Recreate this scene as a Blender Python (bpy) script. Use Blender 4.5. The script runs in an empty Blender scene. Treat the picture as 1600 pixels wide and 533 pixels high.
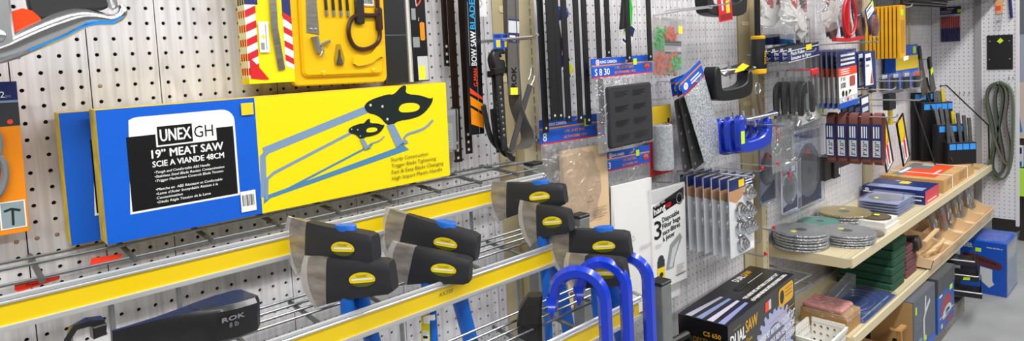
import bpy, math, random
from math import sin, cos, pi, radians as R
from mathutils import Vector, Matrix

# ------------------------------------------------------------------ units: authored in inches, floor at z = -66
I = 0.0254
FLOOR = -66.0
sc = bpy.context.scene
col = sc.collection
def W(p): return Vector((p[0] * I, p[1] * I, (p[2] - FLOOR) * I))

# ------------------------------------------------------------------ camera
def make_camera():
    f, yaw, pitch, roll = 996.14, 0.82686, -0.06554, -0.05281
    cd = bpy.data.cameras.new('camera'); co = bpy.data.objects.new('camera', cd); col.objects.link(co)
    fw = Vector((cos(yaw) * cos(pitch), sin(yaw) * cos(pitch), sin(pitch)))
    rt = Vector((sin(yaw), -cos(yaw), 0)); up = rt.cross(fw)
    r2 = rt * cos(roll) + up * sin(roll); u2 = -rt * sin(roll) + up * cos(roll)
    m = Matrix((r2, u2, -fw)).transposed().to_4x4(); m.translation = W((-3.35, -47.91, -5.655))
    co.matrix_world = m
    cd.sensor_fit = 'HORIZONTAL'; cd.sensor_width = 36; cd.lens = f / 1600 * 36
    cd.shift_y = -108.9 / 1600; cd.clip_start = 0.02; cd.clip_end = 100
    sc.camera = co
make_camera()

# ------------------------------------------------------------------ world, ceiling lamps, exposure
w = bpy.data.worlds.new('World'); sc.world = w; w.use_nodes = True
w.node_tree.nodes['Background'].inputs[0].default_value = (0.93, 0.96, 1.0, 1)
w.node_tree.nodes['Background'].inputs[1].default_value = 0.30
def ceiling_lamp(x, y, sx, sy, power):
    l = bpy.data.lights.new('ceiling_tube_light', 'AREA'); l.shape = 'RECTANGLE'; l.size = sx * I; l.size_y = sy * I
    l.energy = power; l.color = (1.0, 0.99, 0.975)
    o = bpy.data.objects.new('ceiling_tube_light', l); col.objects.link(o); o.location = W((x, y, 46))
for lx in (-80, -20, 40, 100, 160, 220):
    ceiling_lamp(lx, -46, 50, 9, 36)
    ceiling_lamp(lx, -120, 50, 9, 36)
sc.view_settings.view_transform = 'Standard'; sc.view_settings.look = 'None'
sc.view_settings.gamma = 1.0; sc.view_settings.use_curve_mapping = False
sc.view_settings.exposure = -0.45
sc.cycles.transparent_max_bounces = 32

# ------------------------------------------------------------------ materials
MATS = {}
def srgb(c):
    if isinstance(c, str):
        c = tuple(int(c[i:i + 2], 16) / 255 for i in (0, 2, 4))
    return tuple((v / 12.92 if v <= 0.04045 else ((v + 0.055) / 1.055) ** 2.4) for v in c)
def M(name, c='808080', rough=0.5, metal=0.0, var=0.0, scale=30.0, bump=0.0, spec=0.5, coat=0.0, emit=None, stretch=None):
    if name in MATS: return MATS[name]
    m = bpy.data.materials.new(name); m.use_nodes = True; MATS[name] = m
    nt = m.node_tree; b = nt.nodes['Principled BSDF']
    rgb = srgb(c)
    b.inputs['Base Color'].default_value = (*rgb, 1); b.inputs['Roughness'].default_value = rough
    b.inputs['Metallic'].default_value = metal; b.inputs['Specular IOR Level'].default_value = spec
    b.inputs['Coat Weight'].default_value = coat; b.inputs['Coat Roughness'].default_value = 0.08
    if var or bump:
        tc = nt.nodes.new('ShaderNodeTexCoord'); mp = nt.nodes.new('ShaderNodeMapping')
        if stretch: mp.inputs['Scale'].default_value = stretch
        nz = nt.nodes.new('ShaderNodeTexNoise'); nz.inputs['Scale'].default_value = scale; nz.inputs['Detail'].default_value = 5
        nt.links.new(tc.outputs['Object'], mp.inputs['Vector']); nt.links.new(mp.outputs['Vector'], nz.inputs['Vector'])
        if var:
            rp = nt.nodes.new('ShaderNodeValToRGB')
            rp.color_ramp.elements[0].position = 0.3; rp.color_ramp.elements[1].position = 0.7
            rp.color_ramp.elements[0].color = (*[v * (1 - var) for v in rgb], 1)
            rp.color_ramp.elements[1].color = (*[min(1, v * (1 + var)) for v in rgb], 1)
            nt.links.new(nz.outputs['Fac'], rp.inputs['Fac']); nt.links.new(rp.outputs['Color'], b.inputs['Base Color'])
        if bump:
            bp = nt.nodes.new('ShaderNodeBump'); bp.inputs['Strength'].default_value = bump; bp.inputs['Distance'].default_value = 0.002
            nt.links.new(nz.outputs['Fac'], bp.inputs['Height']); nt.links.new(bp.outputs['Normal'], b.inputs['Normal'])
    return m
def clear(name, tint=(0.98, 0.985, 0.99), rough=0.08, amount=0.05, bump=0.0, scale=60, haze=0.06):
    """thin clear plastic film: transparent, glossy by angle, with a little white haze"""
    if name in MATS: return MATS[name]
    m = bpy.data.materials.new(name); m.use_nodes = True; MATS[name] = m
    nt = m.node_tree; nt.nodes.clear()
    out = nt.nodes.new('ShaderNodeOutputMaterial'); mix = nt.nodes.new('ShaderNodeMixShader'); mix2 = nt.nodes.new('ShaderNodeMixShader')
    tr = nt.nodes.new('ShaderNodeBsdfTransparent'); gl = nt.nodes.new('ShaderNodeBsdfGlossy'); tl = nt.nodes.new('ShaderNodeBsdfTranslucent')
    df = nt.nodes.new('ShaderNodeBsdfDiffuse'); ad = nt.nodes.new('ShaderNodeMixShader')
    tr.inputs[0].default_value = (*tint, 1); gl.inputs['Roughness'].default_value = rough; gl.inputs[0].default_value = (1, 1, 1, 1)
    df.inputs[0].default_value = (0.95, 0.96, 0.98, 1); tl.inputs[0].default_value = (0.95, 0.96, 0.98, 1)
    lw = nt.nodes.new('ShaderNodeLayerWeight'); lw.inputs['Blend'].default_value = 0.22
    ma = nt.nodes.new('ShaderNodeMath'); ma.operation = 'MULTIPLY_ADD'; ma.inputs[1].default_value = 0.55; ma.inputs[2].default_value = amount; ma.use_clamp = True
    nt.links.new(lw.outputs['Fresnel'], ma.inputs[0]); nt.links.new(ma.outputs[0], mix.inputs[0])
    ad.inputs[0].default_value = 0.5; nt.links.new(df.outputs[0], ad.inputs[1]); nt.links.new(tl.outputs[0], ad.inputs[2])
    mix2.inputs[0].default_value = haze; nt.links.new(tr.outputs[0], mix2.inputs[1]); nt.links.new(ad.outputs[0], mix2.inputs[2])
    nt.links.new(mix2.outputs[0], mix.inputs[1]); nt.links.new(gl.outputs[0], mix.inputs[2]); nt.links.new(mix.outputs[0], out.inputs[0])
    if bump:
        tc = nt.nodes.new('ShaderNodeTexCoord'); nz = nt.nodes.new('ShaderNodeTexNoise'); nz.inputs['Scale'].default_value = scale
        nz.inputs['Detail'].default_value = 3; nz.inputs['Distortion'].default_value = 1.5
        bp = nt.nodes.new('ShaderNodeBump'); bp.inputs['Strength'].default_value = bump; bp.inputs['Distance'].default_value = 0.01
        nt.links.new(tc.outputs['Object'], nz.inputs['Vector']); nt.links.new(nz.outputs['Fac'], bp.inputs['Height'])
        nt.links.new(bp.outputs['Normal'], gl.inputs['Normal']); nt.links.new(bp.outputs['Normal'], lw.inputs['Normal'])
    return m

def wood_board():
    m = bpy.data.materials.new('wood_print_pegboard'); m.use_nodes = True; MATS['board'] = m
    nt = m.node_tree; b = nt.nodes['Principled BSDF']; b.inputs['Roughness'].default_value = 0.55
    tc = nt.nodes.new('ShaderNodeTexCoord')
    def noise(scale, st, det=6, dist=0.0):
        mp = nt.nodes.new('ShaderNodeMapping'); mp.inputs['Scale'].default_value = st
        n = nt.nodes.new('ShaderNodeTexNoise'); n.inputs['Scale'].default_value = scale; n.inputs['Detail'].default_value = det
        n.inputs['Distortion'].default_value = dist
        nt.links.new(tc.outputs['Object'], mp.inputs['Vector']); nt.links.new(mp.outputs['Vector'], n.inputs['Vector']); return n
    n1 = noise(110, (1.0, 1.0, 0.035)); n2 = noise(8, (1, 1, 0.25), 3, 1.5)
    mp = nt.nodes.new('ShaderNodeMapping'); mp.inputs['Scale'].default_value = (1, 1, 0.12)
    wv = nt.nodes.new('ShaderNodeTexWave'); wv.wave_type = 'RINGS'; wv.inputs['Scale'].default_value = 14; wv.inputs['Distortion'].default_value = 5
    wv.inputs['Detail'].default_value = 3; wv.inputs['Detail Scale'].default_value = 1.2
    nt.links.new(tc.outputs['Object'], mp.inputs['Vector']); nt.links.new(mp.outputs['Vector'], wv.inputs['Vector'])
    r1 = nt.nodes.new('ShaderNodeValToRGB'); r1.color_ramp.elements[0].position = 0.28; r1.color_ramp.elements[1].position = 0.62
    r1.color_ramp.elements[0].color = (*srgb('bdbabd'), 1); r1.color_ramp.elements[1].color = (*srgb('dedcdf'), 1)
    nt.links.new(n1.outputs['Fac'], r1.inputs['Fac'])
    r2 = nt.nodes.new('ShaderNodeValToRGB'); r2.color_ramp.elements[0].position = 0.0; r2.color_ramp.elements[1].position = 0.10
    r2.color_ramp.elements[0].color = (0.80, 0.78, 0.77, 1); r2.color_ramp.elements[1].color = (1, 1, 1, 1)
    nt.links.new(wv.outputs['Fac'], r2.inputs['Fac'])
    mu = nt.nodes.new('ShaderNodeMix'); mu.data_type = 'RGBA'; mu.blend_type = 'MULTIPLY'
    nt.links.new(n2.outputs['Fac'], mu.inputs[0]); nt.links.new(r1.outputs['Color'], mu.inputs[6]); nt.links.new(r2.outputs['Color'], mu.inputs[7])
    nt.links.new(mu.outputs[2], b.inputs['Base Color'])
    bp = nt.nodes.new('ShaderNodeBump'); bp.inputs['Strength'].default_value = 0.12; bp.inputs['Distance'].default_value = 0.001
    nt.links.new(n1.outputs['Fac'], bp.inputs['Height']); nt.links.new(bp.outputs['Normal'], b.inputs['Normal'])
    return m
wood_board()
def concrete():
    m = M('concrete', '8f9192', 0.75, var=0.10, scale=6, bump=0.15); return m

# ------------------------------------------------------------------ frames and mesh building
class Fr:
    def __init__(s, O, U=(1, 0, 0), V=(0, 0, 1), N=None):
        s.O = Vector(O); s.U = Vector(U).normalized(); s.V = Vector(V)
        s.V = (s.V - s.U * s.V.dot(s.U)).normalized()
        s.N = s.U.cross(s.V) if N is None else Vector(N).normalized()
    def pt(s, u, v, n=0.0): return s.O + s.U * u + s.V * v + s.N * n
    def at(s, u, v, n=0.0): return Fr(s.pt(u, v, n), s.U, s.V, s.N)
def wall_fr(x, y, z, roll=0.0, yaw=0.0, tilt=0.0):
    """frame of a card that faces the aisle (-y): U right, V up; roll in its plane, yaw about z, tilt leans the top back"""
    m = Matrix.Rotation(R(yaw), 3, 'Z') @ Matrix.Rotation(R(tilt), 3, 'X') @ Matrix.Rotation(R(-roll), 3, 'Y')
    return Fr((x, y, z), m @ Vector((1, 0, 0)), m @ Vector((0, 0, 1)))
# U x V with U=+x, V=+z gives -y: N faces the aisle
_TEXT = {}
def text_mesh(s):
    if s in _TEXT: return _TEXT[s]
    cu = bpy.data.curves.new('t', 'FONT'); cu.body = s; cu.size = 1; cu.resolution_u = 2; cu.fill_mode = 'FRONT'
    o = bpy.data.objects.new('t', cu)
    me = o.to_mesh()
    vs = [(v.co.x, v.co.y) for v in me.vertices]; fs = [tuple(p.vertices) for p in me.polygons]
    o.to_mesh_clear(); bpy.data.objects.remove(o); bpy.data.curves.remove(cu)
    x0 = min((v[0] for v in vs), default=0); x1 = max((v[0] for v in vs), default=1)
    y0 = min((v[1] for v in vs), default=0); y1 = max((v[1] for v in vs), default=1)
    _TEXT[s] = (vs, fs, x0, x1, y0, y1); return _TEXT[s]

class MB:
    def __init__(s): s.v = []; s.f = []; s.m = []
    def _add(s, vs, fs, mat=0):
        b = len(s.v); s.v += [tuple(p) for p in vs]
        for f in fs: s.f.append(tuple(i + b for i in f)); s.m.append(mat)
        return s
    def box(s, fr, u0, u1, v0, v1, n0, n1, mat=0, bev=0.0):
        if bev: return s.poly(fr, [(u0, v0), (u1, v0), (u1, v1), (u0, v1)], n0, n1, mat, bev)
        P = [fr.pt(u, v, n) for n in (n0, n1) for (u, v) in ((u0, v0), (u1, v0), (u1, v1), (u0, v1))]
        return s._add(P, [(3, 2, 1, 0), (4, 5, 6, 7), (0, 1, 5, 4), (1, 2, 6, 5), (2, 3, 7, 6), (3, 0, 4, 7)], mat)
    def poly(s, fr, pts, n0, n1, mat=0, bev=0.0, side_mat=None):
        """extrude a counter-clockwise outline; optional bevel on both rims"""
        k = len(pts); rings = []
        def inset(d):
            out = []
            for i in range(k):
                a, b, c = Vector(pts[i - 1]), Vector(pts[i]), Vector(pts[(i + 1) % k])
                e1 = (b - a); e2 = (c - b)
                if e1.length < 1e-9 or e2.length < 1e-9: out.append(tuple(b)); continue
                e1.normalize(); e2.normalize()
                n1_ = Vector((-e1.y, e1.x)); n2_ = Vector((-e2.y, e2.x)); t = n1_ + n2_
                if t.length < 1e-6: t = n1_
                t = t * (2 / max(t.length_squared, 0.8))
                out.append((b.x + t.x * d, b.y + t.y * d))
            return out
        if bev:
            ins = inset(bev)
            rings = [(ins, n0), (pts, n0 + bev), (pts, n1 - bev), (ins, n1)]
        else: rings = [(pts, n0), (pts, n1)]
        P = [fr.pt(p[0], p[1], n) for ring, n in rings for p in ring]
        s._add(P, [tuple(reversed(range(k))), tuple((len(rings) - 1) * k + i for i in range(k))], mat)
        b = len(s.v) - len(P)
        for r in range(len(rings) - 1):
            for i in range(k):
                j = (i + 1) % k
                s.f.append((b + r * k + i, b + r * k + j, b + (r + 1) * k + j, b + (r + 1) * k + i)); s.m.append(mat if side_mat is None else side_mat)
        return s
    def rect(s, fr, u0, v0, u1, v1, n, mat=0):
        return s._add([fr.pt(u0, v0, n), fr.pt(u1, v0, n), fr.pt(u1, v1, n), fr.pt(u0, v1, n)], [(0, 1, 2, 3)], mat)
    def flat(s, fr, pts, n, mat=0):
        return s._add([fr.pt(p[0], p[1], n) for p in pts], [tuple(range(len(pts)))], mat)
    def ellipse(s, fr, u, v, a, b, n, mat=0, k=20, rot=0.0):
        c_, s_ = cos(rot), sin(rot)
        return s.flat(fr, [(u + a * cos(t) * c_ - b * sin(t) * s_, v + a * cos(t) * s_ + b * sin(t) * c_) for t in (2 * pi * i / k for i in range(k))], n, mat)
    def text(s, fr, txt, u, v, h, mat=0, n=0.0, width=None, align='l', rot=0.0, skew=0.0, bold=0.0):
        """cap height h; optional exact width"""
        vs, fs, x0, x1, y0, y1 = text_mesh(txt)
        cap = 0.70; k = h / cap; kx = k
        if width: kx = width / max(1e-6, x1 - x0)
        wd = (x1 - x0) * kx; off = {'l': 0, 'c': -wd / 2, 'r': -wd}[align]
        c_, s_ = cos(rot), sin(rot)
        offs = [(0, 0)] if not bold else [(-bold, 0), (bold, 0), (0, bold * .7), (0, -bold * .7)]
        for q, (bx, by) in enumerate(offs):
            P = []
            for x, y in vs:
                a = (x - x0) * kx + off + bx + skew * y * k; b_ = y * k + by
                P.append(fr.pt(u + a * c_ - b_ * s_, v + a * s_ + b_ * c_, n + q * 0.0007))
            s._add(P, fs, mat)
        return s
    def stroke(s, fr, pts, wd, n, mat=0, closed=False):
        """flat ribbon along 2-d points"""
        k = len(pts); L = []; Rr = []
        for i in range(k):
            a = Vector(pts[i - 1] if (i > 0 or closed) else pts[i]); c = Vector(pts[(i + 1) % k] if (i < k - 1 or closed) else pts[i])
            d = (c - a); d = d.normalized() if d.length > 0 else Vector((1, 0)); nn = Vector((-d.y, d.x)) * wd / 2
            p = Vector(pts[i]); L.append(p + nn); Rr.append(p - nn)
        P = [fr.pt(q.x, q.y, n) for q in L] + [fr.pt(q.x, q.y, n) for q in Rr]
        rng = range(k if closed else k - 1)
        return s._add(P, [(i, k + i, k + (i + 1) % k, (i + 1) % k) for i in rng], mat)
    def tube(s, pts, r, seg=8, mat=0, closed=False, flat=1.0, up=None):
        """round bar through 3-d points; r a number or one per point"""
        pts = [Vector(p) for p in pts]; k = len(pts)
        rs = r if isinstance(r, (list, tuple)) else [r] * k
        T = []
        for i in range(k):
            if closed: t = pts[(i + 1) % k] - pts[i - 1]
            else: t = pts[min(i + 1, k - 1)] - pts[max(i - 1, 0)]
            T.append(t.normalized())
        a = Vector(up) if up else (Vector((0, 0, 1)) if abs(T[0].z) < 0.9 else Vector((1, 0, 0)))
        P = []
        for i in range(k):
            a = a - T[i] * a.dot(T[i]); a.normalize(); b = T[i].cross(a)
            for j in range(seg):
                t = 2 * pi * (j + 0.5) / seg
                P.append(pts[i] + a * (cos(t) * rs[i]) + b * (sin(t) * rs[i] * flat))
        F = []
        for i in range(k if closed else k - 1):
            i2 = (i + 1) % k
            for j in range(seg):
                j2 = (j + 1) % seg; F.append((i * seg + j, i * seg + j2, i2 * seg + j2, i2 * seg + j))
        if not closed: F += [tuple(reversed(range(seg))), tuple((k - 1) * seg + j for j in range(seg))]
        return s._add(P, F, mat)
    def bar(s, pts, wd, th, side, mat=0):
        """rectangular strip through 3-d points; side = width direction"""
        pts = [Vector(p) for p in pts]; side = Vector(side).normalized(); k = len(pts); P = []
        for i in range(k):
            t = (pts[min(i + 1, k - 1)] - pts[max(i - 1, 0)]).normalized(); sd = (side - t * side.dot(t)).normalized(); nn = t.cross(sd)
            for (x, y) in ((-1, -1), (1, -1), (1, 1), (-1, 1)): P.append(pts[i] + sd * (x * wd / 2) + nn * (y * th / 2))
        F = [(3, 2, 1, 0), tuple((k - 1) * 4 + j for j in range(4))]
        for i in range(k - 1):
            for j in range(4):
                j2 = (j + 1) % 4; F.append((i * 4 + j, i * 4 + j2, (i + 1) * 4 + j2, (i + 1) * 4 + j))
        return s._add(P, F, mat)
    def lathe(s, fr, prof, seg=20, mat=0):
        """profile [(radius, height along N)]"""
        P = []; k = len(prof)
        for r_, h in prof:
            for j in range(seg):
                t = 2 * pi * j / seg; P.append(fr.pt(r_ * cos(t), r_ * sin(t), h))
        F = [tuple(reversed(range(seg))), tuple((k - 1) * seg + j for j in range(seg))]
        for i in range(k - 1):
            for j in range(seg):
                j2 = (j + 1) % seg; F.append((i * seg + j, i * seg + j2, (i + 1) * seg + j2, (i + 1) * seg + j))
        return s._add(P, F, mat)
    def loft(s, rings, mat=0, cap=True):
        """rings: lists of 3-d points, equal length"""
        k = len(rings[0]); P = [p for r_ in rings for p in r_]; F = []
        for i in range(len(rings) - 1):
            for j in range(k):
                j2 = (j + 1) % k; F.append((i * k + j, i * k + j2, (i + 1) * k + j2, (i + 1) * k + j))
        if cap: F += [tuple(reversed(range(k))), tuple((len(rings) - 1) * k + j for j in range(k))]
        return s._add(P, F, mat)
    def grid(s, nu, nv, fn, mat=0):
        P = [fn(i / nu, j / nv) for j in range(nv + 1) for i in range(nu + 1)]
        return s._add(P, [(j * (nu + 1) + i, j * (nu + 1) + i + 1, (j + 1) * (nu + 1) + i + 1, (j + 1) * (nu + 1) + i) for j in range(nv) for i in range(nu)], mat)
    def build(s, name, mats, parent=None, label=None, cat=None, group=None, kind=None, smooth=True, angle=35):
        if not isinstance(mats, (list, tuple)): mats = [mats]
        me = bpy.data.meshes.new(name)
        V = [W(p) for p in s.v]
        if parent is None:
            xs = [p.x for p in V]; ys = [p.y for p in V]; zs = [p.z for p in V]
            base = Vector(((min(xs) + max(xs)) / 2, (min(ys) + max(ys)) / 2, min(zs)))
        else:
            base = world_loc(parent)
        me.from_pydata([tuple(p - base) for p in V], [], s.f)
        for m in mats: me.materials.append(m)
        if len(mats) > 1: me.polygons.foreach_set('material_index', s.m)
        if smooth:
            me.polygons.foreach_set('use_smooth', [True] * len(s.f)); me.set_sharp_from_angle(angle=R(angle))
        me.update()
        o = bpy.data.objects.new(name, me); col.objects.link(o)
        if parent is None: o.location = base
        else: o.parent = parent
        tag(o, label, cat, group, kind)
        return o
def world_loc(o):
    p = Vector(o.location)
    while o.parent: o = o.parent; p = p + Vector(o.location)
    return p
def tag(o, label=None, cat=None, group=None, kind=None):
    if label: o['label'] = label
    if cat: o['category'] = cat
    if group: o['group'] = group
    if kind: o['kind'] = kind
    return o
def thing(name, label, cat, loc, group=None):
    o = bpy.data.objects.new(name, None); col.objects.link(o); o.location = W(loc); o.empty_display_size = 0.02
    return tag(o, label, cat, group)
def copy_tree(o, parent=None, shift=(0, 0, 0), label=None):
    c = o.copy(); col.objects.link(c); c.parent = parent
    if parent is None: c.location = Vector(o.location) + Vector(shift) * I
    if label: c['label'] = label
    for ch in list(o.children): copy_tree(ch, c)
    return c
def arc(cx, cy, r, a0, a1, n): return [(cx + r * cos(R(a0 + (a1 - a0) * i / n)), cy + r * sin(R(a0 + (a1 - a0) * i / n))) for i in range(n + 1)]
def rrect(u0, v0, u1, v1, r, n=4):
    return arc(u1 - r, v0 + r, r, -90, 0, n) + arc(u1 - r, v1 - r, r, 0, 90, n) + arc(u0 + r, v1 - r, r, 90, 180, n) + arc(u0 + r, v0 + r, r, 180, 270, n)
def smooth2(pts, it=2, closed=True):
    for _ in range(it):
        out = []; k = len(pts)
        for i in range(k if closed else k - 1):
            a, b = pts[i], pts[(i + 1) % k]
            out.append(tuple(a[j] * .75 + b[j] * .25 for j in range(len(a)))); out.append(tuple(a[j] * .25 + b[j] * .75 for j in range(len(a))))
        if not closed: out = [pts[0]] + out + [pts[-1]]
        pts = out
    return pts

# common materials
CHROME = M('chrome_wire', 'd8dadc', 0.28, 1.0)
WIRE = M('zinc_wire', '9da1a4', 0.34, 1.0)
ZINC = M('zinc_steel', 'a9adb0', 0.38, 0.9, var=0.12, scale=40)
DARKSTEEL = M('dark_steel', '3a3836', 0.45, 0.7, var=0.2, scale=60)
STEEL = M('brushed_steel', 'b0aca4', 0.33, 1.0, var=0.18, scale=30, stretch=(1, 1, 6))
BEIGE = M('beige_enamel', 'd3c6a2', 0.4)
BEIGE2 = M('tan_enamel', 'b9aa86', 0.45)
BLACK = M('black_plastic', '161617', 0.42)
BLACKP = M('black_print', '0d0d0f', 0.35)
WHITE = M('white_print', 'f1f1ee', 0.5)
YEL = M('yellow_print', 'f7e000', 0.4)
TAG = M('yellow_price_label', 'f2f21a', 0.6)
TAGO = M('gold_price_label', 'f5cf12', 0.6)
TAGG = M('lime_price_label', 'c8f01c', 0.6)
BLUE = M('blue_print', '0a58c8', 0.35)
NAVY = M('navy_print', '17255e', 0.4)
RED = M('red_print', 'd0202a', 0.4)
ORANGE = M('orange_print', 'f5900c', 0.4)
REDO = M('red_orange_print', 'f04a1e', 0.45)
GREY = M('grey_print', '8f9498', 0.5)
LGREY = M('pale_grey_print', 'c9cccf', 0.5)
PBLUE = M('steel_blue_print', '7d98b4', 0.45)
CARD = M('cardboard', 'c49a64', 0.8, var=0.1, scale=14)
CARDD = M('cardboard_edge', 'b79a72', 0.85, var=0.15, scale=80)
PAPERK = M('kraft_paper', 'd0b28c', 0.8, var=0.05, scale=20, bump=0.2)
PAPERW = M('white_paper', 'dddcda', 0.8, bump=0.1, scale=20)
FILM = clear('clear_film', amount=0.02, bump=0.35, scale=45, rough=0.12, haze=0.03)
FILM2 = clear('clear_film_milky', amount=0.05, rough=0.16, bump=0.5, scale=60, haze=0.08)
CRINKLE = clear('crinkled_film', amount=0.12, rough=0.1, bump=1.0, scale=34, haze=0.12)
BLISTER = clear('clear_blister', amount=0.04, rough=0.05, haze=0.03)
BLISTB = clear('blue_tint_blister', tint=(0.93, 0.95, 0.99), amount=0.05, rough=0.08, haze=0.05)

def card(name, label, cat, fr, w, h, t, body, prints=(), group=None, pts=None, bev=0.0, pname='print'):
    """flat package: body plate behind the frame plane, print layers on the face. fr origin = lower left front corner"""
    mb = MB()
    mb.poly(fr, pts or [(0, 0), (w, 0), (w, h), (0, h)], -t, 0, 0, bev)
    o = mb.build(name, body, None, label, cat, group)
    if prints: add_print(o, fr, prints, pname)
    return o
def add_print(parent, fr, prints, name='print', n0=0.008):
    mats = []; pm = MB()
    def mi(m):
        if m not in mats: mats.append(m)
        return mats.index(m)
    n = n0
    for op in prints:
        k = op[0]
        if k == 'r': pm.rect(fr, op[1], op[2], op[3], op[4], n, mi(op[5]))
        elif k == 'p': pm.flat(fr, op[1], n, mi(op[2]))
        elif k == 'e': pm.ellipse(fr, op[1], op[2], op[3], op[4], n, mi(op[5]), rot=op[6] if len(op) > 6 else 0)
        elif k == 's': pm.stroke(fr, op[1], op[2], n, mi(op[3]), closed=len(op) > 4 and op[4])
        elif k == 't':
            kw = op[6] if len(op) > 6 else {}
            pm.text(fr, op[1], op[2], op[3], op[4], mi(op[5]), n, **kw)
        n += 0.004
    return pm.build(name, mats, parent, smooth=False)
def hook(x, z, length, label, y0=0.0, r=0.11, droop=0.0, tip=0.5, mat=None, tipmat=None):
    mb = MB()
    mb.tube([(x, y0 + 0.2, z + 0.0), (x, y0 - length * .5, z - droop), (x, y0 - length + 0.4, z - droop), (x, y0 - length, z + tip * .4), (x, y0 - length - .12, z + tip)], r, 8)
    o = mb.build('peg_hook', mat or CHROME, None, label, 'hook', 'peg hooks on the board')
    if tipmat:
        t = MB(); t.lathe(Fr((x, y0 - length - .15, z + tip - .25), (1, 0, 0), (0, 1, 0)), [(r * 1.1, 0), (r * 2.2, .06), (r * 2.2, .4), (r * 1.1, .5)], 10)
        t.build('tip_cap', tipmat, o)
    return o
# ================================================================== the setting
def holed(mb, fr, us, vs, cu, cv, hole, depth, edge=0.0):
    """plate made of cells with real holes. us/vs: cell borders, cu/cv: hole centres, hole: outline (counter-clockwise, count divisible by 4, starting at 225 deg)"""
    k = len(hole); q = k // 4
    nu, nv = len(us), len(vs); base = len(mb.v)
    mb.v += [tuple(fr.pt(u, v, 0)) for v in vs for u in us]
    for j in range(nv - 1):
        for i in range(nu - 1):
            c = [base + j * nu + i, base + j * nu + i + 1, base + (j + 1) * nu + i + 1, base + (j + 1) * nu + i]
            hb = len(mb.v)
            mb.v += [tuple(fr.pt(cu[i] + h[0], cv[j] + h[1], 0)) for h in hole] + [tuple(fr.pt(cu[i] + h[0], cv[j] + h[1], -depth)) for h in hole]
            for s in range(4):
                mb.f.append((c[s], c[(s + 1) % 4]) + tuple(hb + (t % k) for t in range((s + 1) * q, s * q - 1, -1))); mb.m.append(0)
            for t in range(k):
                t2 = (t + 1) % k; mb.f.append((hb + t2, hb + t, hb + k + t, hb + k + t2)); mb.m.append(0)
    # rim so that the plate has thickness
    u0, u1, v0, v1 = us[0], us[-1], vs[0], vs[-1]
    P = [fr.pt(u0, v0, 0), fr.pt(u1, v0, 0), fr.pt(u1, v1, 0), fr.pt(u0, v1, 0)]; Q = [fr.pt(u0, v0, -depth), fr.pt(u1, v0, -depth), fr.pt(u1, v1, -depth), fr.pt(u0, v1, -depth)]
    mb._add(P + Q, [(1, 0, 4, 5), (2, 1, 5, 6), (3, 2, 6, 7), (0, 3, 7, 4)])
def circle(n, r): return [(r * cos(R(225) + 2 * pi * i / n), r * sin(R(225) + 2 * pi * i / n)) for i in range(n)]

floor = MB(); floor.box(Fr((0, 0, 0)), -170, 460, FLOOR - 2, FLOOR, -30, 260).build('floor', concrete(), kind='structure', label='grey concrete shop floor')
# pegboard wall in printed-wood planks
wall = MB(); wall.box(Fr((0, 0, 0)), -40, 191, FLOOR, 40, -1.2, -0.28).build('wall_back', M('board_backing', '241c17', 0.9), kind='structure', label='pegboard wall of pale wood-look planks behind all the tools')
wall = bpy.data.objects['wall_back']
def planks(x_off, cuts, rows, n, r):
    z_top, z_bot = rows
    for a, b in zip(cuts[:-1], cuts[1:]):
        mb = MB(); g = 0.035
        cols = [c for c in range(int(math.floor(a)), int(math.ceil(b)) + 1) if a < c < b]
        us = [a + g + x_off] + [c + 0.5 + x_off for c in cols[:-1]] + [b - g + x_off]
        zs = list(range(z_bot, z_top + 1))
        vs = [z - 0.5 for z in zs] + [zs[-1] + 0.5]
        holed(mb, Fr((0, 0, 0)), us, vs, [c + x_off for c in cols], zs, circle(n, r), 0.25)
        mb.build('plank', MATS['board'], wall, smooth=False)
planks(0.0, [-9.5, -3.5, 0.5, 4.5, 8.5, 16.5, 22.5, 26.5, 33.5, 37.5, 41.5], (16, -36), 12, 0.125)
planks(0.2, [43.5, 48.5, 54.5, 58.5, 62.5, 66.5, 71.5, 78.5, 82.5, 87.5], (16, -56), 8, 0.125)
planks(0.3, [93.5, 98.5, 104.5, 108.5, 114.5, 118.5, 124.5, 130.5, 134.5, 138.5], (16, -50), 8, 0.125)
planks(0.3, [143.5, 148.5, 156.5, 162.5, 168.5, 176.5, 182.5, 189.5], (16, -50), 8, 0.125)
pw = MB()
pw.box(Fr((0, 0, 0)), -40, -9.55, FLOOR, 40, -0.28, 0); pw.build('panel', MATS['board'], wall)
for (a, b, z1) in ((-9.5, 41.5, -36.5), (43.7, 87.7, -56.5), (93.8, 138.8, -50.5), (143.8, 189.8, -50.5)):
    q = MB(); q.box(Fr((0, 0, 0)), a, b, FLOOR, z1 - .02, -0.28, 0); q.build('panel', MATS['board'], wall)
    q = MB(); q.box(Fr((0, 0, 0)), a, b, 16.52, 40, -0.28, 0); q.build('panel', MATS['board'], wall)
# blanked / plugged pegs of the left board
for (x, z) in ((5, -6), (0, -15), (1, -15), (2, -15)):
    q = MB(); q.lathe(Fr((x, 0, z), (1, 0, 0), (0, 0, 1)), [(.1, -.2), (.1, .01), (.06, .03)], 12); q.build('plug', M('brass_plug', 'a88a62', 0.5, 0.3), wall)

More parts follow.
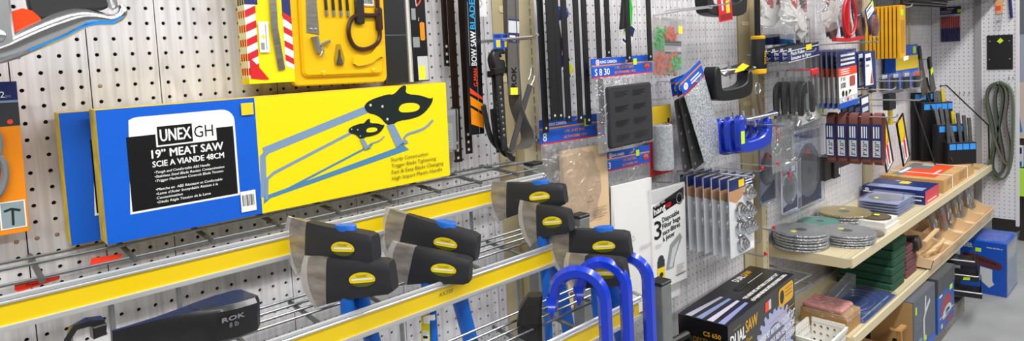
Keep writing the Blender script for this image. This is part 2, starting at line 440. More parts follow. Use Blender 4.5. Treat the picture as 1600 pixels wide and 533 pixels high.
# slotted uprights with their tan filler strips
def upright(n, x, strip, y=-1.3, wd=2.0, label=None):
    t = thing('trim_%d' % n, label, None, (x, y, FLOOR)); t['kind'] = 'structure'
    mb = MB(); zs = [k + 0.0 for k in range(-62, 18)]
    sl = [(-.1, -.34), (.1, -.34), (.1, .34), (-.1, .34)]
    holed(mb, Fr((0, y, 0)), [x, x + wd * .34, x + wd], [z - .5 for z in zs] + [zs[-1] + .5], [x + wd * .17 + 0.02, x + wd * .72], zs, [(-.001, -.001), (.001, -.001), (.001, .001), (-.001, .001)], 0.02) if False else None
    holed(mb, Fr((0, y, 0)), [x + wd * .5, x + wd], [z - .5 for z in zs] + [zs[-1] + .5], [x + wd * .74], zs, sl, 0.25)
    mb.box(Fr((0, 0, 0)), x, x + wd * .5, -62.5, 17.5, 0, -y)
    mb.box(Fr((0, 0, 0)), x + wd * .5, x + wd, -62.5, 17.5, 0, -y - .26)
    mb.build('slotted_channel', BEIGE, t, smooth=False)
    s = MB(); s.box(Fr((0, 0, 0)), strip[0], strip[1], -62, 17.5, -.2, 0.12)
    fs = s.build('filler_strip', BEIGE2, t)
    for zc in ((-2.5, -8.4, -14.8, -21, -27) if n != 1 else (-1, -8, -15, -21)):
        c = MB(); c.poly(Fr((0, 0, 0)), rrect(strip[0] + .9, zc, strip[1] - 1.0 if strip[1] - strip[0] > 4 else strip[1] - .2, zc + .7, .2), .12, .2, 0, .03); c.build('clip_tab', BEIGE, fs)
    bl = MB(); bl.lathe(Fr((x + wd * .75, y, -14.2), (1, 0, 0), (0, 0, 1)), [(.3, 0), (.3, .12), (.2, .25), (.05, .27)], 8); 
    if n == 1: bl.build('bolt', ZINC, t)
    return t
upright(1, 40.9, (38.6, 40.8), wd=2.4, label='slotted cream upright between the axe bay and the dust bag bay')
upright(2, 91.5, (88.0, 91.4), label='slotted cream upright beside the yellow-gripped bar')
upright(3, 139.8, (139.2, 139.7), wd=1.8, label='slotted cream upright behind the yellow card row')

# end panels that stand out from the wall
end = MB(); end.box(Fr((190, 0, 0), (0, -1, 0), (0, 0, 1)), -0.3, 17.4, FLOOR + 14.5, 15, -1.0, -0.28).build('wall_right', M('end_backing', '4a4644', 0.9), kind='structure', label='white pegboard end panels standing out from the wall')
end = bpy.data.objects['wall_right']
WPEG = M('white_pegboard', 'dcdbe0', 0.5)
ef = Fr((190, 0, 0), (0, -1, 0), (0, 0, 1))
for (u0, cols, u1) in ((0.0, list(range(1, 10)), 9.4), (10.7, [11.15 + i for i in range(7)], 17.4)):
    mb = MB(); zs = list(range(-51, 15))
    us = [u0] + [c + .5 for c in cols[:-1]] + [u1]
    holed(mb, ef, us, [z - .5 for z in zs] + [zs[-1] + .5], cols, zs, circle(8, .12), .25)
    mb.build('panel', WPEG, end, smooth=False)
q = MB(); q.box(ef, 9.4, 10.7, -62, 15, -.3, .5); q.build('post', M('grey_post', 'a8a7ab', 0.4, 0.3), end)
q = MB(); q.box(ef, 17.4, 18.0, -53, 15, -1, .1); q.build('edge_strip', M('pale_edge', 'd8d6da', 0.5), end)

# the two long shelves and the plinth under them
def shelf(n, z, label):
    s = thing('shelf', label, 'shelf', (143, -6.5, z - 1.4), 'long beige shelves')
    for k, (a, b) in enumerate(((95.6, 142.4), (142.5, 189.4))):
        mb = MB(); xs = [a + .5 + i * 0.75 for i in range(int((b - a - 1) / .75))]
        # perforated front row of the deck, plain behind
        us = [a] + [x + .375 for x in xs[:-1]] + [b]
        top = Fr((0, 0, z), (1, 0, 0), (0, 1, 0))
        holed(mb, top, us, [-12.2, -11.6, -11.0], xs, [-11.9, -11.3], [(-.18, -.07), (.18, -.07), (.18, .07), (-.18, .07)], .12)
        mb.box(top, a, b, -11.0, -0.2, -.12, 0)
        mb.build('deck', BEIGE, s, smooth=False)
        lp = MB(); lp.poly(Fr((a, 0, z), (0, -1, 0), (0, 0, 1)), [(12.2, -.12), (12.5, .05), (12.9, .22), (13.1, .12), (13.1, -1.25), (12.9, -1.35), (12.9, -.05), (12.5, -.2), (12.2, -.25)][::-1], 0, -(b - a)) if False else None
        pr = [(-12.15, 0), (-12.6, .04), (-12.85, .2), (-13.1, .1), (-13.1, -1.3), (-12.7, -1.45), (-12.7, -1.3), (-12.95, -1.2), (-12.95, -.05), (-12.6, -.1), (-12.15, -.13)]
        lp = MB(); lp.loft([[Vector((a, p[0], z + p[1])) for p in pr], [Vector((b, p[0], z + p[1])) for p in pr]])
        lp.build('lip', BEIGE, s)
    e = MB(); e.poly(Fr((95.5, 0, z), (0, -1, 0), (0, 0, 1)), [(0.2, -1.9), (12.0, -1.5), (13.0, -1.1), (13.0, 0), (.2, 0)], -.1, .1); e.build('bracket', BEIGE, s)
    return s
shelf(1, -38.0, 'upper beige metal shelf holding the saw blade stacks and the carton')
shelf(2, -50.0, 'lower beige metal shelf holding the scouring pads and the cardboard bins')
pl = MB(); pl.box(Fr((0, 0, 0)), 94, 160, FLOOR, -62.4, .5, 13.2); pl.build('plinth', M('plinth_stone', '8d867e', 0.85, var=0.3, scale=60), None, 'grey speckled base plinth under the lowest boxes', 'plinth')
pl = MB(); pl.box(Fr((0, 0, 0)), 44, 92, -55.2, -54, 0.3, 15); pl.build('base_shelf', BEIGE, None, 'beige base shelf under the black saw carton', 'shelf')

# the rest of the shop around the camera
m = MB(); m.box(Fr((0, 0, 0)), -160, 332, 50, 52, -30, 222); m.build('ceiling', M('ceiling_white', 'd6d5d0', .8), kind='structure', label='pale shop ceiling above the tube lights')
m = MB(); m.box(Fr((0, 0, 0)), -160, 332, FLOOR, 50, 220, 222); m.build('wall_front', M('front_wall', '8a8885', .7, var=.5, scale=1.2), kind='structure', label='mottled wall of goods across the aisle behind the view')
m = MB(); m.box(Fr((0, 0, 0)), -162, -160, FLOOR, 50, -30, 222); m.build('wall_left', M('left_wall', '6f6c68', .7, var=.5, scale=1.2), kind='structure', label='dim wall at the near end of the aisle')

m = MB(); m.box(Fr((0, 0, 0)), 142, 189.5, 3.2, 4.0, 0.2, 14.5); m.build('shade_shelf', M('shelf_dark', '4a443c', .6), None, 'dark upper shelf added just above the view to shade the corner bay', 'shelf')  # solid shelf added over the corner bay for the shade it casts
# ================================================================== stepped wire rack with yellow price rails
RX0, RX1 = -14.0, 39.0
YSTRIP = M('yellow_price_strip', 'ecca04', 0.35, coat=0.4)
rack = thing('wire_rack', 'chrome wire tool rack with three stepped yellow price rails', 'rack', (12, -9, FLOOR))
RAILS = ((-5.5, -16.65), (-11.0, -21.35), (-16.3, -25.95))
PENCIL = M('pencil_grey', '4a4a32', 0.7)
for k, (y, z) in enumerate(RAILS):
    mb = MB()
    fr = Fr((0, 0, 0))
    prof = [(-.02, -.02), (.10, .10), (.22, .02), (.22, -.12), (.12, -.18), (.20, -.26), (.20, -.36), (-.02, -.40)]
    mb.loft([[Vector((x, y - p[0], z + p[1])) for p in prof] for x in (RX0, RX1)])
    ch = mb.build('top_channel', M('bright_zinc', 'e2e4e6', .3, .65), rack)
    mb = MB(); mb.loft([[Vector((x, y - p[0], z + p[1])) for p in [(-.02, -1.5), (.2, -1.5), (.24, -1.62), (.2, -1.82), (.02, -1.86), (-.02, -1.8)]] for x in (RX0, RX1)])
    mb.build('bottom_channel', M('bright_zinc'), rack)
    mb = MB(); mb.box(fr, RX0, RX1 - .3, z - 1.52, z - .36, -y, -y + .1); sp = mb.build('price_strip', YSTRIP, rack)
    wr = {0: (22.6, 'FA 35', 1.6), 1: (22.4, 'AX350', 1.5), 2: (37.2, 'BDG', 1.0)}[k]
    add_print(sp, Fr((wr[0], y - .1, z - 1.0)), [('t', wr[1], 0, 0, .3, PENCIL, {'skew': .3})], 'lettering')
    # wires behind each rail that the tools hang between, and cross wires into the board
    if k == 0: ws = [(-1.6, -15.75), (-3.9, -15.6), (-4.6, -16.3)]; y_in = -0.1; zc = -15.95
    elif k == 1: ws = [(-5.9, -21.2), (-6.8, -21.3), (-7.7, -21.4), (-8.6, -21.5)]; y_in = -5.6; zc = -21.5
    else: ws = [(-11.3, -25.7), (-12.2, -25.8), (-13.1, -25.9), (-14.0, -26.0)]; y_in = -11.2; zc = -26.1
    for (wy, wz) in ws:
        mb = MB(); mb.tube([(RX0, wy, wz), (RX1 + .4, wy, wz)], .095, 8); mb.build('rail_wire', WIRE, rack)
    for x in [RX0 + 1.2 + 4.45 * i for i in range(12)]:
        if x > RX1: continue
        mb = MB(); mb.tube([(x, y_in, zc), (x, y + .2, zc - .35)], .16, 8); mb.build('cross_wire', M('dull_zinc', '7c807f', .4, .8), rack)
    # end loop of each tier
    mb = MB(); mb.tube([(RX1 - .4, y_in + .2, zc + .15), (RX1 + .3, y_in + .2, zc + .15), (RX1 + .55, y_in - .3, zc + .1), (RX1 + .55, y + .8, z - .1), (RX1 + .3, y + .1, z - .1), (RX1 - .3, y, z - .1)], .14, 8); mb.build('end_loop', CHROME, rack)
    for x in (3.6, 7.2, 19.5, 30.5) if k < 2 else (12, 30.5):
        mb = MB(); mb.tube([(x, y + .35, z - 1.6), (x, y + .35, z - 5.0)], .16, 8); mb.build('strut', ZINC, rack)
for (x, y, zt) in ((40.2, -16.6, -25.2), (39.6, -2.6, -16.2), (39.6, -8.4, -20.6)):
    mb = MB(); mb.box(Fr((0, 0, 0)), x, x + 1.4, FLOOR, zt, -y - .2, -y + 1.1, 0, .06); p = mb.build('post', M('galvanised_post', '8e9290', 0.45, 0.7, var=0.1, scale=30), rack)
    mb = MB(); mb.box(Fr((0, 0, 0)), x - .05, x + 1.45, zt, zt + .28, -y - .25, -y + 1.15, 0, .08); mb.build('post_cap', BLACK, p)

# ------------------------------------------------------------------ axes
AXB = M('axe_black_paint', '26272b', 0.55, bump=0.12, scale=160)
AXS = M('axe_ground_steel', 'a69e95', 0.45, 0.55, var=0.28, scale=22, stretch=(1, 1, 4))
AXE_EDGE = M('axe_honed_edge', 'd2cfc8', 0.4, 0.5, var=0.08, scale=60)
AXH = M('blue_fibreglass', '0c62c4', 0.4)
STK = M('sticker_yellow', 'e8cf10', 0.45, var=0.12, scale=20)
OLIVE = M('sticker_olive', '56561c', 0.45)
def axe(blade, poll, hb, hp, label, htop=0.15, band=False, hpos=.68, lean=.22):
    """blade / poll: 3-d middle points of edge and poll; hb, hp: heights"""
    D = Vector(poll) - Vector(blade); O = Vector(blade) - D.normalized() * .45; D = Vector(poll) + D.normalized() * .1 - O; L = D.length
    t = thing('axe', label, 'axe', (blade[0], blade[1], poll[2] - 14), 'axes hung on the wire rack')
    fr = Fr(O, D, (0, 0, 1))
    # stations: (u_top, v_top, u_bottom, v_bottom, half thickness)
    b, p = hb / 2, hp / 2
    def th(u): return 0.03 + 0.56 * min(1, u / (L * .62)) ** 0.85
    def edge(i, n): # curved cutting edge
        a = -1 + 2 * i / n; return (0.45 * abs(a) ** 2.2 + (0.06 if a < 0 else 0.12 * a), a * b)
    def mixu(u): return p + (b - p) * (1 - u / (L - .4)) ** 1.25
    st_top = [(0.42, b), (.8, mixu(.6)), (1.5, mixu(1.2)), (2.25, mixu(1.95)), (3.4, mixu(3.1)), (L - .5, p * 1.0), (L - .06, p * .86)]
    def mixb(u): return p + (b - p) * (1 - u / (L - .4)) ** 2.2
    st_bot = [(0.5, -b), (.8, -mixb(.5)), (1.15, -mixb(.9)), (1.55, -mixb(1.35)), (3.0, -mixb(2.9)), (L - .5, -p * 1.0), (L - .12, -p * .84)]
    def ring(i):
        (ut, vt), (ub, vb) = st_top[i], st_bot[i]; P = []
        hh = []
        for j in range(7):
            a = j / 6; u = ut + (ub - ut) * a; v = vt + (vb - vt) * a
            if i < 3: # follow the curve of the cutting edge near it
                e = (1 - (2 * a - 1) ** 2) * (0.62 - 0.2 * i); u -= e
            hh.append((u, v))
        for (u, v) in hh: P.append((u, v, 1))
        for (u, v) in reversed(hh): P.append((u, v, -1))
        out = []
        for q, (u, v, s) in enumerate(P):
            k = q if q < 7 else 13 - q
            tt = th(max(0.0, u if i else 0.0)) * (0.72 if k in (0, 6) else 1.0)
            if i == len(st_top) - 1: tt *= .8
            out.append(fr.pt(u, v, s * tt))
        return out
    rings = [ring(i) for i in range(7)]
    mb = MB(); mb.loft(rings[:2]); mb.build('cutting_edge', AXE_EDGE, t, angle=50)
    mb = MB(); mb.loft(rings[1:4]); mb.build('blade', AXS, t, angle=50)
    mb = MB(); mb.loft(rings[3:]); hd = mb.build('head', AXB, t, angle=30)
    # oval sticker on the cheek that faces the aisle's near end
    u0 = L * .70; n = th(L) + .012
    sf = fr.at(u0, 0.05, n)
    mb = MB(); mb.ellipse(sf, 0, 0, .97, .48, 0, 0, 24); mb.ellipse(sf, 0, .02, .95, .46, .003, 1, 24)
    mb.flat(sf, [(-.85, -.2)] + [(.95 * cos(R(a)), .46 * sin(R(a)) + .02) for a in range(205, 336, 10)] + [(.85, -.2)], .006, 0)
    mb.text(sf, 'TOUGHEST', 0, .16, .15, 2, .009, align='c', width=.85)
    mb.rect(sf, -.75, -.02, .75, .09, .009, 3); mb.rect(sf, -.68, -.19, .68, -.1, .01, 4)
    mb.build('sticker', [OLIVE, STK, BLACKP, WHITE, YEL], hd, smooth=False)
    # handle through the eye
    hu = L * hpos; e = [((.85 if hpos > .6 else .5) * cos(a), (.44 if hpos > .6 else .36) * sin(a)) for a in (2 * pi * i / 14 for i in range(14))]
    up = Vector((0, 0, 1)); rings = []
    for (zz, s, du) in ((htop + p, .9, 0), (htop + p - .1, 1, 0), (-p, 1, 0), (-p - 1.4, 1.05, 0), (-p - 4, .82, .1), (-p - 9, .74, .15), (-p - 14, .76, 0)):
        rings.append([fr.pt(hu + du + q[0] * s, 0, 0) + fr.N * (q[1] * s) + up * zz + Vector((lean, 0, 0)) * max(0, -zz - p) for q in e])
    mb = MB(); mb.loft(rings[::-1]); h = mb.build('handle', AXH, t)
    if band:
        c = fr.pt(hu, 0, 0)
        for (za, zb, k, mt, nm) in ((-p - 2.9, -p - 2.5, 1.03, WHITE, 'zip_tie'),):
            mb = MB(); mb.loft([[c + fr.U * (q[0] * k) + fr.N * (q[1] * k) + up * zz for q in e] for zz in (za, zb)]); z_ = mb.build(nm, mt, h)
            mb = MB(); mb.box(Fr(c + fr.N * (.5 * k) + up * ((za + zb) / 2), fr.U, (0, 0, 1)), -.2, .2, -.28, .28, -.05, .3, 0, .04); mb.build('tie_lock', WHITE, h)
        mb = MB(); mb.box(Fr(c + fr.N * .47, fr.U, (0, 0, 1)), -.3, .35, -p - 4.6, -p - 1.3, 0, .03); lb = mb.build('label_sleeve', YEL, h)
        add_print(lb, Fr(c + fr.N * .5, fr.U, (0, 0, 1)), [('r', -.29, -p - 4.55, .34, -p - 1.35, YEL), ('r', -.2, -p - 2.35, .25, -p - 1.6, ORANGE), ('r', -.2, -p - 4.4, .25, -p - 3.6, WHITE), ('r', -.15, -p - 4.2, .2, -p - 4.0, BLACKP)])
    return t
axe((14.3, -5.7, -17.6), (17.0, -12.3, -17.2), 4.1, 1.95, 'black axe with ground steel blade, leftmost of the upper ones on the wire rack', .52)
axe((14.4, -7.9, -19.7), (17.6, -13.2, -18.95), 3.6, 2.15, 'black axe with ground steel blade hanging below and before the leftmost upper axe', -.3, True, .47, 0)
axe((21.7, -5.7, -18.3), (25.3, -12.3, -19.2), 3.9, 2.1, 'black axe with ground steel blade and blue handle stub, in the middle of the rack', .52)
axe((20.9, -7.8, -20.2), (24.2, -12.7, -20.5), 3.5, 1.9, 'black axe hanging just below the middle axe, tip crossing the second yellow rail', -.3, True, .47, 0)
axe((32.6, -5.7, -18.1), (35.2, -12.0, -17.1), 3.8, 1.8, 'black axe with ground steel blade at the far end of the top yellow rail', .52)
axe((33.3, -8.9, -19.7), (34.2, -13.4, -18.9), 4.1, 1.95, 'black axe hanging below the farthest upper axe, before the kraft paper bag', -.3, False, .42, 0)
axe((34.3, -11.2, -21.7), (36.9, -17.2, -20.8), 3.9, 2.1, 'black axe with blue handle stub in front of the white paper bag', .52)
axe((34.1, -13.2, -23.2), (35.2, -18.0, -22.4), 3.2, 2.1, 'black axe half hidden behind the blue wrecking bars', -.3, False, .5, 0)

# ------------------------------------------------------------------ splitting maul, black flat claw, second maul, wrecking bars
MAULB = M('black_lacquer', '17171a', 0.32, bump=0.06, scale=200, coat=0.2)
t = thing('splitting_maul', 'black splitting maul with pale ROK lettering below the top yellow rail', 'maul', (5, -14, -24))
def maul(t, a, b, hw, ht, mat, eye=True):
    a = Vector(a); b = Vector(b); fr = Fr(a, b - a, (0, 0, 1)); L = (b - a).length
    sec = [(0, .10, ht * 1.15), (L * .12, .16, ht * 1.1), (L * .3, .30, ht), (L * .48, .62, ht * .97), (L * .62, .95, ht), (L * .8, hw, ht * 1.02), (L * .96, hw, ht), (L, hw * .82, ht * .93)]
    rings = []
    for (u, w_, h) in sec:
        rings.append([fr.pt(u, -h * 2 + hh, n) for (hh, n) in ((0.12, -w_ * .8), (.3, -w_), (h * 2 - .3, -w_), (h * 2 - .06, -w_ * .84), (h * 2 - .06, w_ * .84), (h * 2 - .3, w_), (.3, w_), (.12, w_ * .8))])
    m = MB(); m.loft([r_[::-1] for r_ in rings]); hd = m.build('head', mat, t, angle=28)
    if eye:
        e = MB(); e.lathe(Fr(fr.pt(L * .63, -.1, 0), fr.U, -fr.N), [(.62, 0), (.6, .06), (.45, .075)], 24); e.build('eye_wedge', mat, t)
    return fr, L, hd
fr, L, hd = maul(t, (2.0, -14.6, -16.9), (8.5, -13.6, -17.25), 1.25, 1.0, MAULB)
SILV = M('silver_print', '8b8c90', 0.4, 0.4)
pf = Fr(fr.pt(4.0, -.72, .99), fr.U, fr.V)
add_print(hd, Fr(fr.pt(4.45, -.78, 1.27), fr.U, fr.V), [('t', 'ROK', 0, 0, .22, SILV, {'width': 1.15, 'bold': .018}), ('t', '8 lb', .35, -.34, .24, SILV, {})], 'lettering')
m = MB(); m.tube([fr.pt(L * .63, -1.2, 0), fr.pt(L * .63, -9, 0) - Vector((0, 0, 8))], .55, 12); m.build('handle', BLACK, t)
t = thing('nail_claw', 'black forged nail claw with bent flat jaws beside the splitting maul', 'claw', (1, -14.5, -24))
m = MB(); m.bar([(0.9, -15.2, -21), (0.35, -14.7, -17.6), (0.4, -14.6, -16.75), (0.6, -14.5, -16.4), (1.2, -14.3, -16.35), (1.75, -14.2, -16.5)], .55, .26, (.3, 1, 0)); m.build('claw_bar', MAULB, t)
m = MB(); m.poly(Fr((1.25, -14.55, -16.5), (1, .1, 0), (0, 0, 1)), [(0, -.55), (.5, -.5), (.55, 0), (0, 0)], -.3, .3, 0, .05); m.build('jaw', MAULB, t)
t = thing('hand_maul', 'black wedge-headed hand maul with worn steel crown, standing before the blue wrecking bars', 'maul', (29, -13.5, -33))
m = MB(); c = Vector((29.1, -13.3, 0)); U = Vector((.72, -.69, 0)); N_ = Vector((.69, .72, 0))
def rect_ring(z, a, b, off=0): return [c + U * (x * a + off) + N_ * (y * b) + Vector((0, 0, z)) for (x, y) in ((-1, -.7), (-.7, -1), (.7, -1), (1, -.7), (1, .7), (.7, 1), (-.7, 1), (-1, .7))]
m.loft([rect_ring(-33, .75, .7), rect_ring(-25.6, .95, .8)]); m.build('head', MAULB, t)
m = MB(); m.loft([rect_ring(-25.6, .93, .78), rect_ring(-24.6, .85, .7, .15), rect_ring(-23.6, .55, .55, .55)]); m.build('crown', DARKSTEEL, t)

BARBLUE = M('blue_enamel', '0b35c0', 0.28, coat=0.5)
def wrecking_bar(leg, claw, apex_z, r, label):
    t = thing('wrecking_bar', label, 'wrecking bar', (leg[0], leg[1], -46), 'blue wrecking bars at the rack end')
    lx, ly = leg; cx, cy, cz = claw
    pts = [Vector((lx, ly, -46)), Vector((lx, ly, -30)), Vector((lx, ly, apex_z - 3))]
    mid = Vector(((lx + cx) / 2, (ly + cy) / 2, 0)); half = (Vector((lx, ly, 0)) - mid)
    for a in range(0, 151, 15):
        pts.append(mid + half * cos(R(a)) + Vector((0, 0, apex_z - half.length * 1.05 + half.length * 1.05 * sin(R(a)))))
    end_ = pts[-1]; pts.append((end_ + Vector((cx, cy, cz))) / 2 - half * .1)
    k = len(pts); rs = [r] * (k - 4) + [r * 1.0, r * .98, r * .92, r * .85]
    m = MB(); m.tube(pts, rs, 6, up=(-half.y, half.x, 0)); m.build('shank', BARBLUE, t, angle=25)
    # flattened split claw
    d = (Vector((cx, cy, cz)) - pts[-1]).normalized(); side = Vector((-half.y, half.x, 0)).normalized(); nn = d.cross(side)
    ln = (Vector((cx, cy, cz)) - pts[-1]).length
    c = MB(); rings = []
    for (q, w_, t_) in ((-.15, r * .8, r * .8), (.3, r * .95, r * .7), (.55, r * 1.3, r * .5)):
        o_ = pts[-1] + d * (ln * q); rings.append([o_ + side * (x * w_) + nn * (y_ * t_) for x, y_ in ((-1, -1), (1, -1), (1, 1), (-1, 1))])
    c.loft(rings); c.build('claw_root', BARBLUE, t)
    for s in (-1, 1):
        c = MB(); rings = []
        for (q, i_, o2, t_) in ((.5, .02, 1.25, .5), (.8, .45, 1.5, .3), (1.12, 1.1, 1.55, .1)):
            o_ = pts[-1] + d * (ln * q); rings.append([o_ + side * (s * x * r) + nn * (y_ * t_ * r) for x, y_ in ((i_, -1), (o2, -1), (o2, 1), (i_, 1))])
        c.loft(rings); c.build('claw', BARBLUE, t)
wrecking_bar((32.2, -18.2), (30.2, -14.9, -24.9), -21.7, .52, 'blue hexagonal wrecking bar nearest the axes, claw in view')
wrecking_bar((35.0, -18.0), (33.3, -14.9, -24.9), -21.8, .52, 'blue hexagonal wrecking bar in the middle of the three')
wrecking_bar((38.2, -17.8), (36.2, -14.8, -25.0), -22.1, .52, 'blue hexagonal wrecking bar beside the galvanised post')
# red tags left on the top tier
for (x0, z0, pts, lb, tx) in ((-.6, -16.72, [(0, 0), (.15, -.15), (2.0, .05), (2.05, .25), (.02, .28)], 'red paper tag with black handwriting behind the top yellow rail', 'Power'),
                              (3.0, -16.6, [(0, .2), (.5, -.05), (.9, .08), (1.5, .1), (1.7, .45), (.9, .5), (.1, .55)], 'crumpled red paper scrap on the top tier wires', None)):
    fr = wall_fr(x0, -4.4 if tx else -3.7, z0, 0)
    o = card('paper_tag', lb, 'tag', fr, 1, 1, .03, M('fluorescent_red', 'f83a1c', 0.6), [('t', tx, .5, .04, .16, BLACKP, {'skew': .3})] if tx else (), pts=pts, pname='lettering')

# ================================================================== meat saw boxes on the top tier
SBLUE = M('box_blue', '0f5fd2', 0.35, var=0.03, scale=8)
BOXEDGE = M('box_yellow_edge', 'd8bc2c', 0.7, var=0.2, scale=40)
def saw_box(fr, label):
    w_, h_, t_ = 25.3, 7.95, 1.85
    mb = MB(); mb.box(fr, 0, w_, 0, h_, -t_, 0, 0, .02)
    o = mb.build('meat_saw_box', BOXEDGE, None, label, 'box', 'meat saw boxes')
    uB = 9.15
    P = [('r', 0, 0, uB, h_, SBLUE)]
    P += [('p', rrect(1.3, 1.55, 7.75, 7.35, .8, 5)[5:10] + rrect(1.3, 1.55, 7.75, 7.35, .8, 5)[10:15] + [(1.3, 1.55), (7.75, 1.55)] + [(7.75, 6.5)], WHITE)]
    P += [('r', 1.42, 1.68, 7.62, 6.2, BLACKP)]
    P += [('r', 3.0, 5.4, 6.55, 6.75, WHITE), ('r', 3.1, 5.5, 5.1, 6.65, BLACKP), ('r', 5.1, 5.5, 6.45, 6.65, WHITE),
          ('t', 'UNEX', 3.25, 5.72, .75, WHITE, {'width': 1.75, 'bold': .02}), ('t', 'GH', 5.2, 5.72, .75, BLACKP, {'width': 1.15})]
    P += [('t', '19” MEAT SAW', 2.7, 4.75, .5, WHITE, {'width': 4.2, 'bold': .02}), ('t', 'SCIE A VIANDE 48CM', 2.7, 4.2, .36, WHITE, {'width': 4.2, 'bold': .014})]
    for i, s in enumerate(('•Tough and Comfortable ABS Handle', '•Stainless Steel Blade Resists Contamination', '•Trigger Mechanism Controls Blade Tension', '', '•Manche en  ABS Résistant et Confortable', '•Lame d’Acier Inoxydable Résiste à la', '  Contamination', '•Déclic Règle Tension de la Lame')):
        if s: P.append(('t', s, 2.75, 3.8 - i * .265, .155, WHITE, {'width': min(4.1, .098 * len(s)), 'skew': .2, 'bold': .004}))
    P += [('r', 7.75, .35, 8.75, 1.75, WHITE)] + [('r', 7.86 + i * .09, .75, 7.86 + i * .09 + (.03 if i % 3 else .055), 1.5, BLACKP) for i in range(9)]
    P += [('r', 8.2, 6.85, 9.0, 7.65, TAGO)]
    add_print(o, fr, P); P = [('r', uB, 0, w_, h_, YEL)]
    # the picture: a butcher's bow saw and a small one inside it
    k_ = .84
    def q(pts): return [(9.15 + (u - 9.15) * k_, v) for u, v in pts]
    P += [('s', q([(9.35, 1.1), (9.5, 3.9), (10.1, 4.35)]), .42, PBLUE), ('p', q([(9.6, 3.95), (19.4, 6.1), (19.4, 6.7), (9.5, 4.5)]), PBLUE)]
    P += [('p', q([(9.3, .62), (9.9, .95), (23.6, 2.75), (23.0, 3.2), (9.35, 1.15)]), M('steel_blue_print2', '4f86ad', 0.45))]
    P += [('s', q([(9.55, .9), (9.7, 2.3), (10.3, 2.65), (17.6, 4.75)]), .22, PBLUE), ('s', q([(10.2, 1.05), (19.6, 3.6)]), .16, M('steel_blue_print2'))]
    def grip(cx, cz, k):
        g = [(0, 0), (-.05, .85), (2.2, 1.35), (2.75, 1.2), (3.6, 1.95), (4.1, 1.9), (3.85, 1.2), (5.4, 1.0), (6.5, .55), (6.75, .75), (6.65, .2), (5.6, -.75), (4.2, -1.0), (3.0, -1.0), (2.4, -1.35), (1.9, -1.2), (1.2, -.35)]
        hole = [(3.1, .05), (3.6, .45), (5.0, .35), (5.4, -.05), (4.9, -.4), (3.3, -.35)]
        return [('p', [(cx + a * k, cz + b * k) for a, b in smooth2(g, 2)], M('grip_dark_print', '10201c', 0.4)), ('p', [(cx + a * k, cz + b * k) for a, b in smooth2(hole, 2)], YEL)] + \
               [('e', cx + a * k, cz + b * k, .11 * k, .11 * k, LGREY) for a, b in ((.5, .55), (1.6, .35), (2.0, -.75))] + \
               [('p', [(cx + a * k, cz + b * k) for a, b in [(1.9, -1.25), (2.6, -1.2), (3.5, -3.0), (3.9, -3.0), (3.8, -2.7), (3.2, -3.2), (2.7, -3.2)]], PBLUE),
                ('s', [(cx + a * k, cz + b * k) for a, b in smooth2([(3.6, -3.0), (3.5, -2.5), (3.9, -2.2), (4.8, -2.1), (5.8, -1.9), (6.6, -1.3)], 2, False)], .2 * k, PBLUE)]
    P += grip(17.5, 6.15, .95) + grip(16.0, 4.75, .46)
    for i, s in enumerate(('Sturdy Construction', 'Trigger Blade Tightening', 'Fast & Easy Blade Changing', 'High Impact Plastic Handle')):
        P.append(('t', s, 19.5, 2.05 - i * .5, .30, M('dark_olive_print', '5a5320', 0.5), {'width': (3.6, 4.35, 5.1, 4.95)[i]}))
    add_print(o, fr, P)
    return o
saw_box(wall_fr(3.85, -4.4, -15.3, 0, 0.3, 1.0), 'long blue and yellow boxed meat saw standing in front on the top tier')
saw_box(wall_fr(2.4, -2.15, -15.4, 0, 0, .4), 'long blue and yellow boxed meat saw mostly hidden behind the front one')

# ================================================================== upper left: locking clamp tool, orange card
STL = M('polished_sheet_steel', 'dcdee0', 0.16, 1.0)
ORP = M('orange_plastic', 'e8440c', 0.35)
t = thing('staple_hammer', 'chrome-levered hand tool with black grip, orange part and blue edges, top left corner', 'hand tool', (1, -6.2, -5))
f0 = wall_fr(0, -6.0, 0, 0)
sp_ = smooth2([(-2.5, -4.15, .62), (-.3, -3.95, .55), (1.0, -3.25, .62), (2.3, -2.62, .66), (3.3, -2.15, .55), (4.1, -2.15, .36), (4.8, -2.3, .26), (5.3, -2.05, .24), (5.45, -1.7, .2), (5.3, -1.4, .14)], 2, False)
m = MB(); m.tube([f0.pt(p[0], p[1], 0) for p in sp_], [p[2] for p in sp_], 16, flat=1.15, up=f0.N); m.build('lever', STL, t, angle=60)
BLT = M('bright_blue_enamel', '2a8ad8', 0.3)
m = MB(); m.bar([f0.pt(*p, .4) for p in smooth2([(.9, -3.72), (1.6, -3.38), (2.4, -3.05), (3.2, -2.55), (3.9, -2.38), (4.8, -2.42), (5.3, -2.1)], 2, False)], .1, .1, f0.N); m.build('blue_edge', BLT, t)
m = MB(); m.bar([f0.pt(*p, .42) for p in smooth2([(.9, -3.9), (1.6, -3.55), (2.5, -3.2), (3.3, -2.68), (4.1, -2.47), (4.9, -2.5)], 2, False)], .1, .1, f0.N); m.build('blue_edge', BLT, t)
m = MB(); m.poly(f0, smooth2([(1.0, -1.6), (1.3, -2.3), (2.2, -2.1), (3.3, -1.7), (4.0, -1.75), (4.6, -1.7), (4.9, -1.2), (4.4, -.9), (3.6, -.6), (2.4, 1), (1.0, 1.5)], 2), -.5, .2, 0, .12); m.build('grip', M('black_rubber', '2a292a', 0.5), t)
m = MB(); m.poly(f0, smooth2([(.2, -2.0), (1.0, -1.7), (1.6, -2.4), (1.2, -2.75), (.5, -3.15), (.1, -3.2)], 1), -.4, .3, 0, .08); m.build('orange_block', ORP, t)
